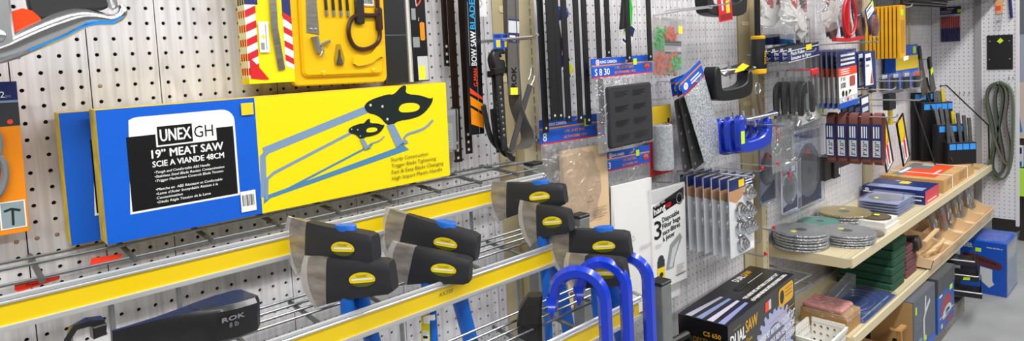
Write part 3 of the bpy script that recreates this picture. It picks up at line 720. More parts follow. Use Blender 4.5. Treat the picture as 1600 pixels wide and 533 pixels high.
m = MB(); m.poly(f0, [(-2.5, -3.9), (.35, -3.9), (.3, 1.5), (-2.5, 1.5)], .0, .55, 0, .1); b = m.build('cheek_plate', M('satin_sheet_steel', 'b9bcbe', 0.35, 0.8, var=.08, scale=8), t)
m = MB(); m.lathe(f0.at(-.35, -3.1, .55), [(.34, 0), (.34, .05), (.2, .16), (.05, .18)], 16); m.build('rivet', CHROME, b)
m = MB(); m.tube([f0.pt(*p, .1) for p in [(4.6, -.9), (4.75, -1.5), (4.9, -1.7), (5.05, -1.5), (5.0, -.9), (4.75, -.5)]], .12, 8); m.build('wire_latch', CHROME, t)
hook(4.6, -.9, 6.6, 'peg hook that carries the chrome-levered hand tool')
m = MB(); m.tube([(5.0, -4.2, -.75), (5.3, -4.3, -.2), (5.6, -4.4, .5)], .3, 8); m.build('red_lever', RED, t)

fr = wall_fr(-2.2, -1.6, -14.15, -.6)
o = card('pick_card', 'orange and navy blister card with grey hooks, left edge of the view', 'card', fr, 2.75, 8.75, .35, ORANGE, [('r', .02, .02, 2.73, 8.7, ORANGE),
    ('p', [(0, 7.0), (2.75, 7.0), (2.75, 8.75), (0, 8.75)], NAVY), ('r', 0, 6.2, 2.75, 7.55, M('charcoal_print', '2e3238', 0.5)), ('r', 0, 7.55, 2.75, 7.68, PBLUE), ('t', '2', 1.95, 7.85, .35, WHITE, {}), ('t', 'pc', 2.2, 7.85, .2, PBLUE, {}),
    ('e', 2.3, 6.45, .14, .14, REDO), ('r', 1.45, .3, 2.65, 1.9, WHITE), ('r', 1.52, .37, 2.58, 1.83, M('slate_print', '8fa0a6', 0.5)),
    ('s', [(1.65, 1.35), (2.0, 1.45), (2.4, 1.3)], .14, M('dark_teal_print', '142a2c', 0.4)), ('s', [(2.05, 1.4), (2.02, .5)], .12, M('dark_teal_print'))], bev=.05)
for (ua, va) in ((1.75, 4.5), (1.9, 2.9)):
    m = MB(); m.tube([fr.pt(*p, .25) for p in smooth2([(ua - .9, va + 2.0), (ua - .1, va + 1.6), (ua, va + .5), (ua - .4, va - .6), (ua - 1.2, va - .8)], 2, False)], .2, 8); m.build('hook_tool', M('grey_vinyl', '7c7f84', 0.4), o)
hook(-1.2, -6.4, 2.2, 'peg hook that carries the orange and navy card')

# ================================================================== top centre: flag cards, yellow blister case, bow saw goods
FLAGB = M('flag_navy', '1d2a6b', 0.5)
def flag_card(y, label, front):
    fr = wall_fr(13.6 , y, -6.45, -.5)
    w_, h_ = 3.35, 8.5
    P = [('r', 0, 0.4, .75, 5.6, WHITE), ('r', 0, 5.6, .95, 8.5, FLAGB), ('p', [(2.7, 4.8), (3.35, 4.2), (3.35, 8.5), (2.7, 8.5)], FLAGB), ('p', [(2.7, 1.2), (3.35, .9), (3.35, 4.2), (2.7, 4.8)], WHITE)]
    for i in range(5):
        b = .5 + i * 1.02
        P.append(('p', [(0, b + .1), (.75, b + .45), (.75, b + .95), (0, b + .6)], RED))
        if i < 4: P.append(('p', [(2.72, b + 1.1), (3.35, b + .75), (3.35, b + 1.2), (2.72, b + 1.55)], RED))
    P += [('p', [(.1, .4), (.5, .35), (1.3, -.0 + .25), (1.4, .28), (.55, 1.4), (.1, 1.9)], RED)]
    for j in range(6):
        for i in range(3): P.append(('p', [(.12 + i * .26 + (j % 2) * .08, 5.95 + j * .4), (.24 + i * .26 + (j % 2) * .08, 5.9 + j * .4), (.2 + i * .26 + (j % 2) * .08, 6.12 + j * .4)], WHITE))
    if front:
        P += [('r', .85, 2.2, 1.55, 4.4, WHITE), ('p', [(1.0, 3.2), (1.3, 3.2), (1.15, 3.55)], YEL), ('r', 1.32, 2.4, 1.38, 4.2, GREY), ('r', .95, 2.4, 1.2, 2.9, GREY)]
    o = card('saw_blade_card', label, 'card', fr, w_, h_, .12, YEL, P, 'flag-striped blade cards')
    if front:
        m = MB(); m.bar([fr.pt(2.05, 8.4, .1), fr.pt(2.0, 4, .16), fr.pt(2.35, .9, .1)], .5, .04, fr.U); m.build('blade', STEEL, o)
    return o
for i in range(4): flag_card(-1.0 - .42 * i, ('yellow flag-striped blade card, rearmost of the four on the hook', 'yellow flag-striped blade card, third from the front of four', 'yellow flag-striped blade card, second from the front of four', 'yellow flag-striped blade card with grey blade, front one of four')[i], i == 3)
hook(15.3, 1.3, 3.0, 'peg hook that carries the flag-striped blade cards')

YBL = M('yellow_vacuum_tray', 'f0bf08', 0.28, coat=0.6)
def kit(y, x, label, front):
    fr = wall_fr(x, y, -6.85, -1.2)
    t = thing('saw_kit_case', label, 'tool case', (x + 4, y, -6.85), 'yellow saw kit cases')
    m = MB(); m.poly(fr, rrect(0, 0, 8.2, 10.5, .55, 5), -.35, 0, 0, .1); m.build('tray', YBL, t)
    m = MB(); m.poly(fr, rrect(.75, .65, 7.75, 10.2, .5, 5), -.02, .3, 0, .18); m.build('raised_panel', YBL, t)
    if not front: return t
    g = fr.at(0, 0, .3)
    m = MB(); m.poly(g, [(1.2, 4.0), (2.2, 3.85), (2.0, 10.3), (1.45, 10.3)], 0, .07, 0, .02); b = m.build('saw_blade', STEEL, t)
    m = MB(); [m.lathe(g.at(1.55 + i * .35, 4.25, .07), [(.1, 0), (.1, .05), (.02, .06)], 8) for i in range(2)]; m.build('blade_rivet', CHROME, b)
    for i in range(4):
        m = MB(); m.tube([g.pt(2.85 + i * .6, 5.6, .1), g.pt(2.75 + i * .6, 10.3, .1)], [.12, .05], 8); m.build('needle_file', DARKSTEEL, t)
        m = MB(); m.tube([g.pt(2.87 + i * .6, 5.3, .1), g.pt(2.84 + i * .6, 5.7, .1)], .14, 8); m.build('file_tip', CHROME, t)
    m = MB(); m.tube([g.pt(*p, .2) for p in [(1.75, 3.7), (1.9, 2.9), (1.95, 2.45)]], [.3, .24, .16], 10); wn = m.build('blade_holder', ZINC, t)
    m = MB(); m.tube([g.pt(*p, .25) for p in [(2.0, 2.9), (2.5, 3.2), (2.95, 3.35)]], .12, 8); m.build('wing_nut', CHROME, wn)
    m = MB(); m.tube([g.pt(*p, .25) for p in [(2.1, 3.0), (2.35, 2.6), (2.1, 2.2)]], .12, 8); m.build('wing_nut', CHROME, wn)
    m = MB(); m.poly(g, [(3.35, 2.0), (3.6, 3.1), (3.85, 3.1), (4.15, 2.0), (4.05, 1.5), (3.4, 1.55)], 0, .1, 0, .03); m.build('punch_pocket', M('amber_pocket', 'a88a1c', 0.3), t)
    m = MB(); m.tube([g.pt(3.75, 2.7, .15), g.pt(3.72, 2.1, .15), g.pt(3.72, 1.6, .15)], [.04, .1, .28], 8); m.build('nail_punch', BLACK, t)
    m = MB(); pts = [(7.35, 9.8), (7.25, 6.2), (7.3, 4.9), (7.4, 3.6), (6.9, 3.0), (5.9, 2.65), (5.0, 2.85), (4.55, 3.7), (4.6, 4.6), (5.0, 5.3), (5.7, 5.45), (6.6, 5.4), (7.3, 5.5)]
    m.tube([g.pt(*p, .22) for p in smooth2(pts, 2, False)], .17, 8); m.build('saw_frame', M('dark_maroon_enamel', '3a1c1a', 0.35), t)
    m = MB(); m.poly(g, rrect(5.25, 4.7, 6.0, 6.7, .15, 3), 0, .35, 0, .08); cl = m.build('frame_clamp', BLACK, t)
    m = MB(); m.poly(g, rrect(7.05, 4.2, 7.65, 6.1, .2, 3), 0, .35, 0, .1); m.build('frame_lug', M('dark_maroon_enamel'), t)
    m = MB(); m.poly(g, smooth2([(4.9, 1.4), (5.0, 2.3), (6.2, 2.0), (7.4, 3.2), (7.6, 2.2), (7.1, 2.1), (6.4, 1.6)], 1), 0, .25, 0, .08); m.build('handle_pocket', YBL, t)
    m = MB(); m.tube([g.pt(*p, .12) for p in [(4.95, 1.5), (5.6, 1.45), (6.4, 1.75), (7.0, 2.25), (7.5, 2.0)]], .05, 6); m.build('pocket_edge', DARKSTEEL, t)
    m = MB(); m.tube([g.pt(*p, .2) for p in [(5.15, 10.2), (5.35, 6.6)]], .1, 8); m.build('coping_rod', ZINC, t)
    m = MB(); m.poly(g, rrect(5.6, 6.1, 7.05, 10.2, .15, 3), 0, .06); pc = m.build('paper_insert', M('amber_print', 'f0a010', 0.4), t)
    P = [('r', 5.75, 8.9, 6.95, 10.1, WHITE), ('r', 5.75, 7.75, 6.95, 8.75, WHITE), ('s', [(5.9, 8.1), (6.2, 8.5), (6.6, 8.1)], .1, BLACKP), ('s', [(5.9, 9.3), (6.3, 9.5), (6.7, 9.2)], .1, BLACKP), ('r', 6.0, 7.2, 6.9, 7.25, BLACKP), ('r', 6.0, 7.4, 6.9, 7.45, RED),
         ('r', 6.0, 6.2, 7.0, 6.75, WHITE)] + [('r', 6.1 + i * .09, 6.35, 6.15 + i * .09, 6.7, BLACKP) for i in range(9)]
    add_print(pc, g.at(0, 0, .065), P)
    for (a, b) in ((2.4, .95), (6.7, 1.05)):
        m = MB(); m.lathe(g.at(a, b), [(.2, 0), (.18, .08), (.05, .12)], 12); m.build('dimple', YBL, t)
    return t
kit(-1.3, 17.0, 'yellow vacuum-formed saw kit case, rear one with only its left edge showing', False)
kit(-2.1, 16.75 , 'yellow vacuum-formed saw kit case with blades, files and coping frame, front one', True)
hook(20.8, 3.4, 3.6, 'peg hook that carries the yellow saw kit cases')

fr = wall_fr(25.5, -.9, -7.2, -.3)
card('black_saw_sleeve', 'plain black flat sleeve beside the yellow saw kit', 'sleeve', fr, 2.3, 9.5, .25, M('black_board', '17181b', 0.5), [('r', 0, 4.1, 2.3, 4.13, GREY), ('r', 0, 0, .1, 9.5, M('sleeve_edge', '3a3a3e', .5))])
card('white_sleeve', 'narrow white plastic channel between the black sleeve and the bow saw card', 'channel', wall_fr(27.95, -.95, -7.2, -.3), .35, 9.5, .35, M('white_plastic', 'd9d8d2', 0.4), [('r', .25, 0, .3, 9.5, GREY)])
fr = wall_fr(28.35, -1.1, -7.2, -.2)
card('bow_saw_card', 'narrow black card with orange bow saw picture and yellow price label', 'card', fr, 1.5, 9.4, .2, BLACKP, [
    ('r', .0, 5.4, .45, 6.4, GREY), ('r', .0, 3.0, .7, 3.9, GREY), ('s', smooth2([(.35, 9.2), (.95, 8.9), (1.2, 8.2), (1.05, 7.0), (.55, 6.6)], 2, False), .14, REDO), ('s', [(.45, 9.0), (.55, 6.6)], .06, WHITE), ('p', rrect(.8, 3.6, 1.3, 5.2, .15), ORANGE),
    ('r', .35, .1, 1.45, 2.2, LGREY), ('r', .45, .15, 1.1, 1.35, TAG), ('s', [(.7, 5.3), (.75, 5.6)], .05, WHITE)])
fr = wall_fr(30.3, -2.2, -13.5, -2)
o = card('clear_blister_pack', 'small clear blister pack with yellow price label beside the meat saw box', 'blister pack', fr, 1.3, 3.6, .12, M('grey_insert', 'a9adb0', 0.5), [('r', .1, .2, .9, 2.4, LGREY), ('r', .15, 2.0, .5, 2.5, TAGG)] + [('r', .2, .4 + i * .25, .8, .45 + i * .25, GREY) for i in range(6)])
m = MB(); m.poly(fr, rrect(-.05, -.1, 1.4, 3.7, .2), .02, .35, 0, .08); m.build('shell', BLISTER, o)

for i, (x, zb, yy) in enumerate(((32.0, -14.9, -1.4), (32.9, -14.2, -1.9), (31.7, -6.0, -1.0))):
    fr = wall_fr(x, yy, zb, -.4)
    o = card('saw_strip', ('dark brown bow saw blade with end holes, longest and leftmost', 'dark brown bow saw blade with end holes, beside the black sleeve', 'dark brown bow saw blade, short one behind the others')[i], 'saw strip', fr, .8 if i < 2 else .6, 2.5 - zb, .05, M('dark_bronze_steel', '33241c', 0.4, 0.5, var=.2, scale=20), (), 'loose bow saw blades')
    m = MB()
    for k in range(3): m.lathe(fr.at(.35, .4 + k * .7, .005), [(.14, 0), (.12, .01)], 10)
    m.build('hole_dots', LGREY, o, kind='stuff')
fr = wall_fr(32.75, -3.0, -12.35, -1.3)
o = card('bow_saw_blade_sleeve', 'black bow saw blade sleeve with orange stripes and blue lettering', 'sleeve', fr, 1.55, 14.5, .3, M('sleeve_black', '111216', 0.35), [
    ('r', .95, .1, 1.0, 14, GREY), ('p', [(.05, 1.0), (1.5, .5), (1.5, 1.7), (.05, 2.5)], ORANGE), ('p', [(.05, 2.75), (1.5, 2.0), (1.5, 2.75), (.05, 3.55)], ORANGE), ('p', [(.05, 3.8), (1.5, 3.1), (1.5, 3.35), (.05, 4.3)], REDO),
    ('t', 'BOW SAW', .95, 6.3, .62, WHITE, {'rot': pi / 2, 'width': 3.1, 'bold': .02}), ('t', 'BLADE', .95, 9.6, .62, M('cyan_print', '2aa4ea', 0.4), {'rot': pi / 2, 'width': 2.6, 'bold': .02}),
    ('t', 'G-MAN', 1.0, 4.4, .5, REDO, {'rot': pi / 2, 'width': 1.6, 'bold': .02}), ('r', .1, 6.3, .16, 12, GREY), ('r', .95, 12.6, 1.5, 14.5, REDO)])
hook(33.6, 1.8, 3.6, 'peg hook that carries the bow saw blade sleeve')

# adjustable pin wrenches hanging by their heads
def wrench(x, y, zt, label, k=1.0, roll=2):
    t = thing('spanner', label, 'spanner', (x, y, zt - 8), 'grey spanners on the long hook')
    fr = wall_fr(x, y, zt, roll)
    hd = smooth2([(-.75 * k, -.9 * k), (-.85 * k, -.2 * k), (-.5 * k, .35 * k), (.25 * k, .5 * k), (.8 * k, .2 * k), (.85 * k, -.25 * k), (.3 * k, -.1 * k), (-.05 * k, -.35 * k), (.2 * k, -.75 * k), (.75 * k, -.75 * k), (.75 * k, -1.6 * k), (.3 * k, -2.0 * k), (-.35 * k, -2.0 * k)], 2)
    m = MB(); m.poly(fr, hd[::-1], -.3 * k, .3 * k, 0, .1); m.build('jaw', M('forged_grey', '4a4b4c', 0.4, 0.8, var=.2, scale=40), t)
    m = MB(); m.poly(fr, [(-.35, -9.0), (.25, -9.0), (.42, -1.8), (-.45, -1.8)], -.14, .14, 0, .06); h = m.build('handle', M('forged_grey'), t)
    for i in range(9):
        m2 = MB(); m2.lathe(fr.at(-.05, -3.2 - i * .55, .14), [(.14, 0), (.1, .03)], 8); m2.build('dimple', M('satin_dot', '8d8e8e', 0.35, 0.9), h)
    m = MB(); m.poly(fr, rrect(-.75, -1.95, .75, -1.35, .1), -.36, .36, 0, .05); m.build('worm_screw', BLACK, t)
    return t
wrench(35.0, -4.6, -5.0, 'grey forged adjustable spanner, front one on the long hook', .95)
wrench(35.7, -3.4, -5.3, 'grey forged adjustable spanner, second one behind the front spanner', .9, 0)
for i, (x, z, a) in enumerate(((34.3, -12.2, 10), (34.8, -12.6, 4), (35.4, -12.9, -2))):
    fr = wall_fr(x, -3.6 - .35 * i, z, a)
    m = MB(); m.bar([fr.pt(*p) for p in smooth2([(0, 2.5), (0, .3), (.2, -.9), (.9, -1.9), (1.4, -2.1)], 2, False)], .16, .5, fr.N)
    m.build('hook_wrench', M('forged_grey'), None, ('curved grey hook wrench hanging leftmost below the spanners', 'curved grey hook wrench hanging in the middle below the spanners', 'curved grey hook wrench hanging rightmost below the spanners')[i], 'wrench', 'hook wrenches')
for i, (x, y) in enumerate(((34.6, -5.0), (35.7, -4.9))):
    fr = wall_fr(x - .35, y - .1, -5.0 + .3, 0)
    card('hang_tag', ('small blue hang tag with yellow label, left of the pair over the spanners', 'small blue hang tag with yellow label, right of the pair over the spanners')[i], 'tag', fr, .95, 1.35, .06, BLUE, [('r', .25, .15, .75, .8, TAGO), ('r', .1, 1.0, .85, 1.25, NAVY)], 'blue hang tags')
t = hook(35.3, -3.9, 9.4, 'long chrome hook reaching out above the spanners', r=.17, tip=.25)

# ROK strap wrench
t = thing('strap_wrench', 'grey ROK strap wrench with looped metal band on a black strap', 'strap wrench', (36.5, -5, -13.5))
fr = wall_fr(36.5, -4.6, -14, -3.5)
STRAPG = M('grey_coated_steel', '6a6764', 0.42, 0.4, bump=.3, scale=120)
m = MB(); m.bar([fr.pt(*p, 0) for p in smooth2([(-.55, 15), (-.3, 9), (.1, 5.3), (.2, 4.0), (1.0, 2.4), (1.65, 1.6), (1.75, .6), (1.2, .1), (.2, .0), (-.5, .0), (-.9, -.25)], 2, False)], 1.35, .1, (.35, -.9, 0)); b = m.build('band', STRAPG, t)
m = MB(); m.poly(fr.at(-.45, 7.6, .5), [(-.75, -2.6), (.7, -2.6), (.62, 8.5), (-.82, 8.5)], -.08, .08, 0, .04); b = m.build('handle_plate', STRAPG, t)
add_print(b, fr.at(-.45, 7.6, .585), [('r', -.72, 2.2, .62, 4.2, LGREY), ('r', -.72, 2.2, .62, 3.1, NAVY), ('r', -.72, 4.2, .62, 4.35, NAVY), ('t', 'ROK', .2, -1.9, .6, BLACKP, {'rot': pi / 2, 'width': 1.9, 'bold': .03}), ('r', -.55, -3.0 + .45, .35, -1.9, TAG), ('r', -.6, 2.35, .1, 2.5, WHITE), ('r', -.6, 2.7, .1, 2.85, WHITE)])
m = MB(); m.bar([fr.pt(*p, .35) for p in [(1.75, 5.9), (1.0, 4.2), (.1, 2.0), (-.75, -.1)]], .6, .12, (1, 0, .5)); m.build('strap', M('charcoal_webbing', '3d3c40', 0.7), t)
m = MB(); m.tube([fr.pt(*p, .4) for p in [(1.5, 6.4), (1.75, 6.9), (1.9, 7.6), (1.85, 8.2)]], .09, 8); m.tube([fr.pt(*p, .4) for p in [(1.85, 5.9), (2.2, 6.4), (2.3, 6.8)]], .09, 8); m.build('strap_hook', CHROME, t)
fr = wall_fr(35.3, -1.6, -1.5, -1); card('white_hang_card', 'white paper card hanging behind the long chrome hook', 'card', fr, 1.3, 6, .05, WHITE, [('s', [(.4, .8), (.8, 1.2), (.5, 1.6)], .08, GREY)])
# ================================================================== middle bay
STRIP = M('black_oxide_strip', '232325', 0.42, 0.4)
for i, (xt, xb, zb, y, lb) in enumerate((
    (42.6, 41.8, -13.2, -3.6, 'leftmost long black flat bar, against the slotted upright'),
    (43.3, 42.5, -12.0, -4.2, 'second long black flat bar from the slotted upright, wide one'),
    (44.4, 43.6, -12.1, -4.0, 'third long black flat bar from the slotted upright'),
    (45.4, 44.8, -12.4, -4.0, 'fourth long black flat bar from the slotted upright'),
    (46.9, 46.4, -12.6, -4.2, 'fifth long black flat bar from the slotted upright'),
    (48.4, 47.9, -13.0, -4.0, 'sixth long black flat bar, ending over the lime price label'),
    (50.4, 49.9, -13.2, -4.2, 'seventh long black flat bar, touching the black filter bag'),
    (52.3, 52.2, -6.0, -3.6, 'short black flat bar ending above the second blue header'),
    (53.3, 53.2, -6.7, -5.6, 'short black flat bar hanging over the KING header text'),
    (57.3, 57.1, -6.7, -5.6, 'single black flat bar at the right end of the second blue header'))):
    fr = Fr((xb, y, zb), (1, 0, 0), (xt - xb, 0, 0 - zb)); ln = 3.2 - zb
    wd = 1.0 if i == 1 else .8
    m = MB(); m.poly(fr, [(-wd / 2, 0), (wd / 2, 0), (wd / 2, ln), (-wd / 2, ln)], -.08, .08, 0, .03)
    o = m.build('flat_bar', STRIP, None, lb, 'bar', 'long black flat bars')
    m = MB(); m.lathe(fr.at(0, .5, .081), [(.13, 0), (.1, .012)], 10); m.build('end_hole', LGREY, o)
for (x, ln) in ((42.2, 4.9), (46.4, 4.9), (50.1, 4.9)): hook(x, 3.0, ln, 'peg hook above the view carrying black flat bars over the %s' % {42.2: 'upright', 46.4: 'kraft bag', 50.1: 'black filter'}[x])

HBLUE = M('header_blue', '1c58c4', 0.35)
HORG = M('header_orange', 'f09018', 0.4)
def king_header(fr, w_, h_, num, name, label, cat, group='King Canada bags', lines=True):
    P = [('r', 0, h_ * .62, w_, h_, HBLUE), ('r', 0, h_ * .60, w_, h_ * .66, HORG), ('r', 0, h_ * .5, w_, h_ * .60, M('header_mid_blue', '2f6ad0', .4)), ('r', 0, 0, w_, .14, RED),
         ('e', w_ * .09, h_ * .80, .3, .3, WHITE), ('e', w_ * .09, h_ * .80, .2, .2, RED), ('e', w_ * .09, h_ * .80, .12, .12, WHITE),
         ('t', 'KING CANADA', w_ * .13, h_ * .73, .3, WHITE, {'width': w_ * .26, 'bold': .012}), ('t', num, w_ * .04, h_ * .13, h_ * .34, WHITE, {'bold': .02}),
         ('e', w_ * .9, h_ * .38, .5, .34, M('maple_orange', 'd86a14', .4)), ('e', w_ * .9, h_ * .30, .55, .14, RED),
         ('t', '1 PC. DUST BAG', w_ * .36, h_ * .38, .26, HORG, {'width': w_ * .3, 'bold': .01}), ('t', 'SAC À POUSSIÈRE, 1 MCX.', w_ * .34, h_ * .14, .26, HORG, {'width': w_ * .36, 'bold': .01}), ('r', w_ * .66, h_ * .52, w_ * .66 + .65, h_ * .85, TAGG)]
    o = card(name, label, cat, fr, w_, h_, .08, HBLUE, P, group)
    return o
def film_bag(o, fr, w_, h_, puff=.5, mat=None, seed=0, name='film_bag', taper=0.0, n0=0.0):
    rnd = random.Random(seed); ph = [rnd.uniform(0, 6) for _ in range(8)]
    def f(side):
        def g(a, b):
            e = (4 * a * (1 - a)) ** .6 * (4 * (b * .96 + .02) * (1 - (b * .96 + .02))) ** .5
            wr = .10 * sin(9 * a + ph[0] + 5 * b) + .07 * sin(23 * a - 14 * b + ph[1]) + .05 * sin(31 * b + 11 * a + ph[2]) + .06 * sin(17 * (a + b) + ph[3])
            u = w_ * (a * (1 - taper * (1 - b)) + taper * (1 - b) / 2); return fr.pt(u, -h_ * (1 - b), n0 + side * (puff * e * .6 + .02) + wr * puff * .35 * (e + .15))
        return g
    m = MB(); m.grid(14, 18, f(1)); m.grid(14, 18, f(-1)); 
    return m.build(name, mat or FILM, o, angle=80)
def paper_bag(o, fr, w_, h_, t_, mat, name, n0=0, seed=1):
    rnd = random.Random(seed); ph = [rnd.uniform(0, 6) for _ in range(4)]
    rings = []
    for k in range(9):
        b = k / 8
        t2 = t_ * (.55 + .45 * sin(pi * min(1, b * 1.1 + .1)) ** .5)
        ring = []
        for (a, s) in [(0, 0), (.03, 1), (.25, 1.05), (.5, 1.1), (.75, 1.05), (.97, 1), (1, 0), (.97, -1), (.5, -1), (.03, -1)]:
            wv = .05 * sin(8 * a + 7 * b + ph[0]) + .04 * sin(15 * b + ph[1])
            ring.append(fr.pt(a * w_ + .06 * sin(6 * b + ph[2]), -h_ * (1 - b), n0 + s * t2 / 2 + wv * (abs(s) > .5)))
        rings.append(ring)
    m = MB(); m.loft([r_[::-1] for r_ in rings]); return m.build(name, mat, o, angle=50)
PRN = M('faint_brown_print', '7a6650', .7)
def recycle(fr_, u, v, k=.35, mat=BLACKP):
    return [('s', [(u - k, v - .5 * k), (u, v + k), (u + k, v - .5 * k)], .07, mat, True)]
def blurb(u, v, n, w_, mat, gap=.14, h=.035): return [('r', u, v - i * gap, u + w_ * (1, .8, .93, .6)[i % 4], v - i * gap + h, mat) for i in range(n)]
# 1: large kraft dust bag
fr = wall_fr(41.6, -2.9, -14.45, -1.0)
o = king_header(fr, 10.2, 2.5, '8', 'dust_bag_pack', 'blue-headed KING CANADA bag with a kraft paper dust bag and number 8', 'bag')
film_bag(o, fr.at(0, .05), 10.2, 12.0, 1.2, CRINKLE, 3, n0=.1)
kb = paper_bag(o, fr.at(2.4, -.9, .25), 7.6, 16.5, .9, PAPERK, 'kraft_bag', seed=4)
add_print(kb, fr.at(2.4, -17.4, .25 + .58), recycle(fr, 4.0, 10.9, .42) + blurb(1.4, 9.4, 6, 2.2, PRN, .2, .05) + blurb(4.4, 9.8, 6, 2.3, PRN, .2, .05), n0=.05)
# 2: black filter
fr = wall_fr(47.6, -5.0, -8.15, .6)
o = king_header(fr, 10.7, 2.05, 'S 8 30', 'filter_bag_pack', 'blue-headed KING CANADA bag with a folded black filter, upper one', 'bag')
film_bag(o, fr.at(.4, .05), 10.0, 8.0, 1.0, CRINKLE, 5)
m = MB(); m.poly(fr.at(1.7, -7.6, .1), rrect(0, 0, 7.8, 6.6, .3, 3), 0, .55, 0, .15); fl = m.build('black_filter', M('black_felt', '26262a', 0.8, bump=.2, scale=80), o)
add_print(fl, fr.at(1.7, -7.6, .66), sum([blurb(1.0 + 3.2 * (i % 2), 5.9 - 1.55 * (i // 2), 4, 2.4, M('dark_felt_print', '0a0a0c', .5), .16, .06) for i in range(8)], []))
# 3: white bag
fr = wall_fr(52.2, -2.6, -18.9, -1.2)
o = king_header(fr, 8.3, 2.2, '3', 'white_filter_pack', 'blue-headed KING CANADA bag with white paper filter bags, lower one', 'bag')
film_bag(o, fr.at(0, .05), 8.3, 7.0, .25, CRINKLE, 7)
wb = paper_bag(o, fr.at(.2, -1.7, .35), 7.8, 15.5, .7, PAPERW, 'white_bag', seed=9)
add_print(wb, fr.at(.2, -17.2, .35 + .42), recycle(fr, 3.3, 9.0, .4) + blurb(4.6, 7.8, 4, 2.6, GREY) + blurb(4.6, 4.9, 4, 2.4, GREY), n0=.05)
for (x, z, ln, s) in ((46.5, -12.4, 3.6, 'kraft dust bag pack'), (52.6, -6.9, 5.6, 'black filter pack'), (56.2, -17.2, 3.4, 'white filter pack')): hook(x, z, ln, 'peg hook that carries the ' + s)

# small spring clamps and tagged tools half hidden by the black bars
t = thing('bar_clamp', 'small black clamp with blue knob behind the black flat bars', 'clamp', (46, -2, -6))
m = MB(); m.tube([(45.4, -2.2, -.9), (46.0, -2.2, -4.5), (45.6, -2.2, -6.5)], .28, 8); m.tube([(45.2, -2.0, -5.0), (45.0, -2.0, -6.3), (45.8, -2.0, -7.0)], .22, 8); m.build('jaw', BLACK, t)
m = MB(); m.lathe(Fr((45.9, -2.6, -1.2), (0, 0, 1), (0, 1, 0)), [(.55, -.6), (.75, -.4), (.75, .4), (.55, .6)], 12); m.build('knob', M('blue_knob', '1460d0', .35), t)
card('swing_tag', 'blue and white tag hanging askew behind the black flat bars', 'tag', wall_fr(46.5, -2.4, -8.2, 28), 1.6, 2.6, .05, WHITE, [('r', 0, 1.5, 1.6, 2.6, NAVY), ('r', .9, .2, 1.5, 1.3, TAG), ('r', 0, 0, .8, 1.2, BLUE)])
t = thing('spring_clamp', 'black and green trigger clamp hanging above the second blue header', 'clamp', (55, -3.4, -3))
m = MB(); m.poly(wall_fr(54.9, -3.3, -3.0, -6), [(0, 0), (.7, .2), (1.6, 4), (.4, 5)], -.3, .3, 0, .1); m.build('jaw', BLACK, t)
m = MB(); m.tube([(55.9, -3.8, 1.0), (56.2, -3.8, -.6), (55.9, -3.8, -2.4), (55.3, -3.8, -3.2)], [.2, .3, .3, .25], 8); m.build('green_handle', M('green_plastic', '28c63a', .35), t)
card('swing_tag', 'white and navy tag hanging from the green trigger clamp', 'tag', wall_fr(55.0, -3.2, -4.3, -28), 1.9, 2.6, .05, WHITE, [('r', .1, 1.4, 1.8, 2.5, NAVY), ('r', .2, .2, 1.7, .5, NAVY)])

# spacer case
t = thing('tile_spacer_case', 'clear plastic case of orange and green tile spacers', 'case', (63.3, -4.2, -8.6))
fr = wall_fr(60.6, -4.2, -8.5, -3.2)
m = MB(); m.poly(fr, rrect(0, 0, 5.6, 6.9, .25, 3), -.9, .3, 0, .12); m.build('shell', clear('case_plastic', amount=.08, rough=.12, haze=.18), t)
rnd = random.Random(5)
for k, (cn, mt, zone) in enumerate((('orange', M('orange_spacer', 'f0622c', .4), [(0.4, .3, 3.6, 2.9), (1.4, 3.9, 3.9, 5.6)]), ('green', M('green_spacer', '38c455', .4), [(2.6, .3, 5.3, 2.6), (.2, 3.2, 1.6, 5.6)]))):
    m = MB()
    for z_ in zone:
        for _ in range(44):
            u, v = rnd.uniform(z_[0], z_[2]), rnd.uniform(z_[1], z_[3]); a = rnd.uniform(0, pi); n = rnd.uniform(-.7, .1)
            m.bar([fr.pt(u - .4 * cos(a), v - .4 * sin(a), n), fr.pt(u + .4 * cos(a), v + .4 * sin(a), n + rnd.uniform(-.1, .1))], .2, .2, fr.N)
    m.build(cn + '_spacers', mt, t, kind='stuff')
m = MB(); m.box(fr, 1.5, 5.1, 2.6, 4.2, -.2, -.1); lb = m.build('paper_label', LGREY, t)
add_print(lb, fr.at(0, 0, -.09), [('r', 1.5, 3.85, 5.1, 4.2, BLACKP), ('r', 1.5, 2.6, 5.1, 2.85, NAVY), ('r', 1.5, 3.6, 5.1, 3.8, NAVY)] + blurb(1.7, 3.4, 3, 2.4, GREY) + [('r', 4.2, 3.0, 4.9, 3.4, WHITE)])
add_print(t, fr.at(0, 0, .31), [('r', 3.9, 5.1, 4.7, 6.0, TAG)], 'price_label')
hook(66.2, -1.1, 8.2, 'bare chrome peg hook beside the tile spacer case', droop=-.3)

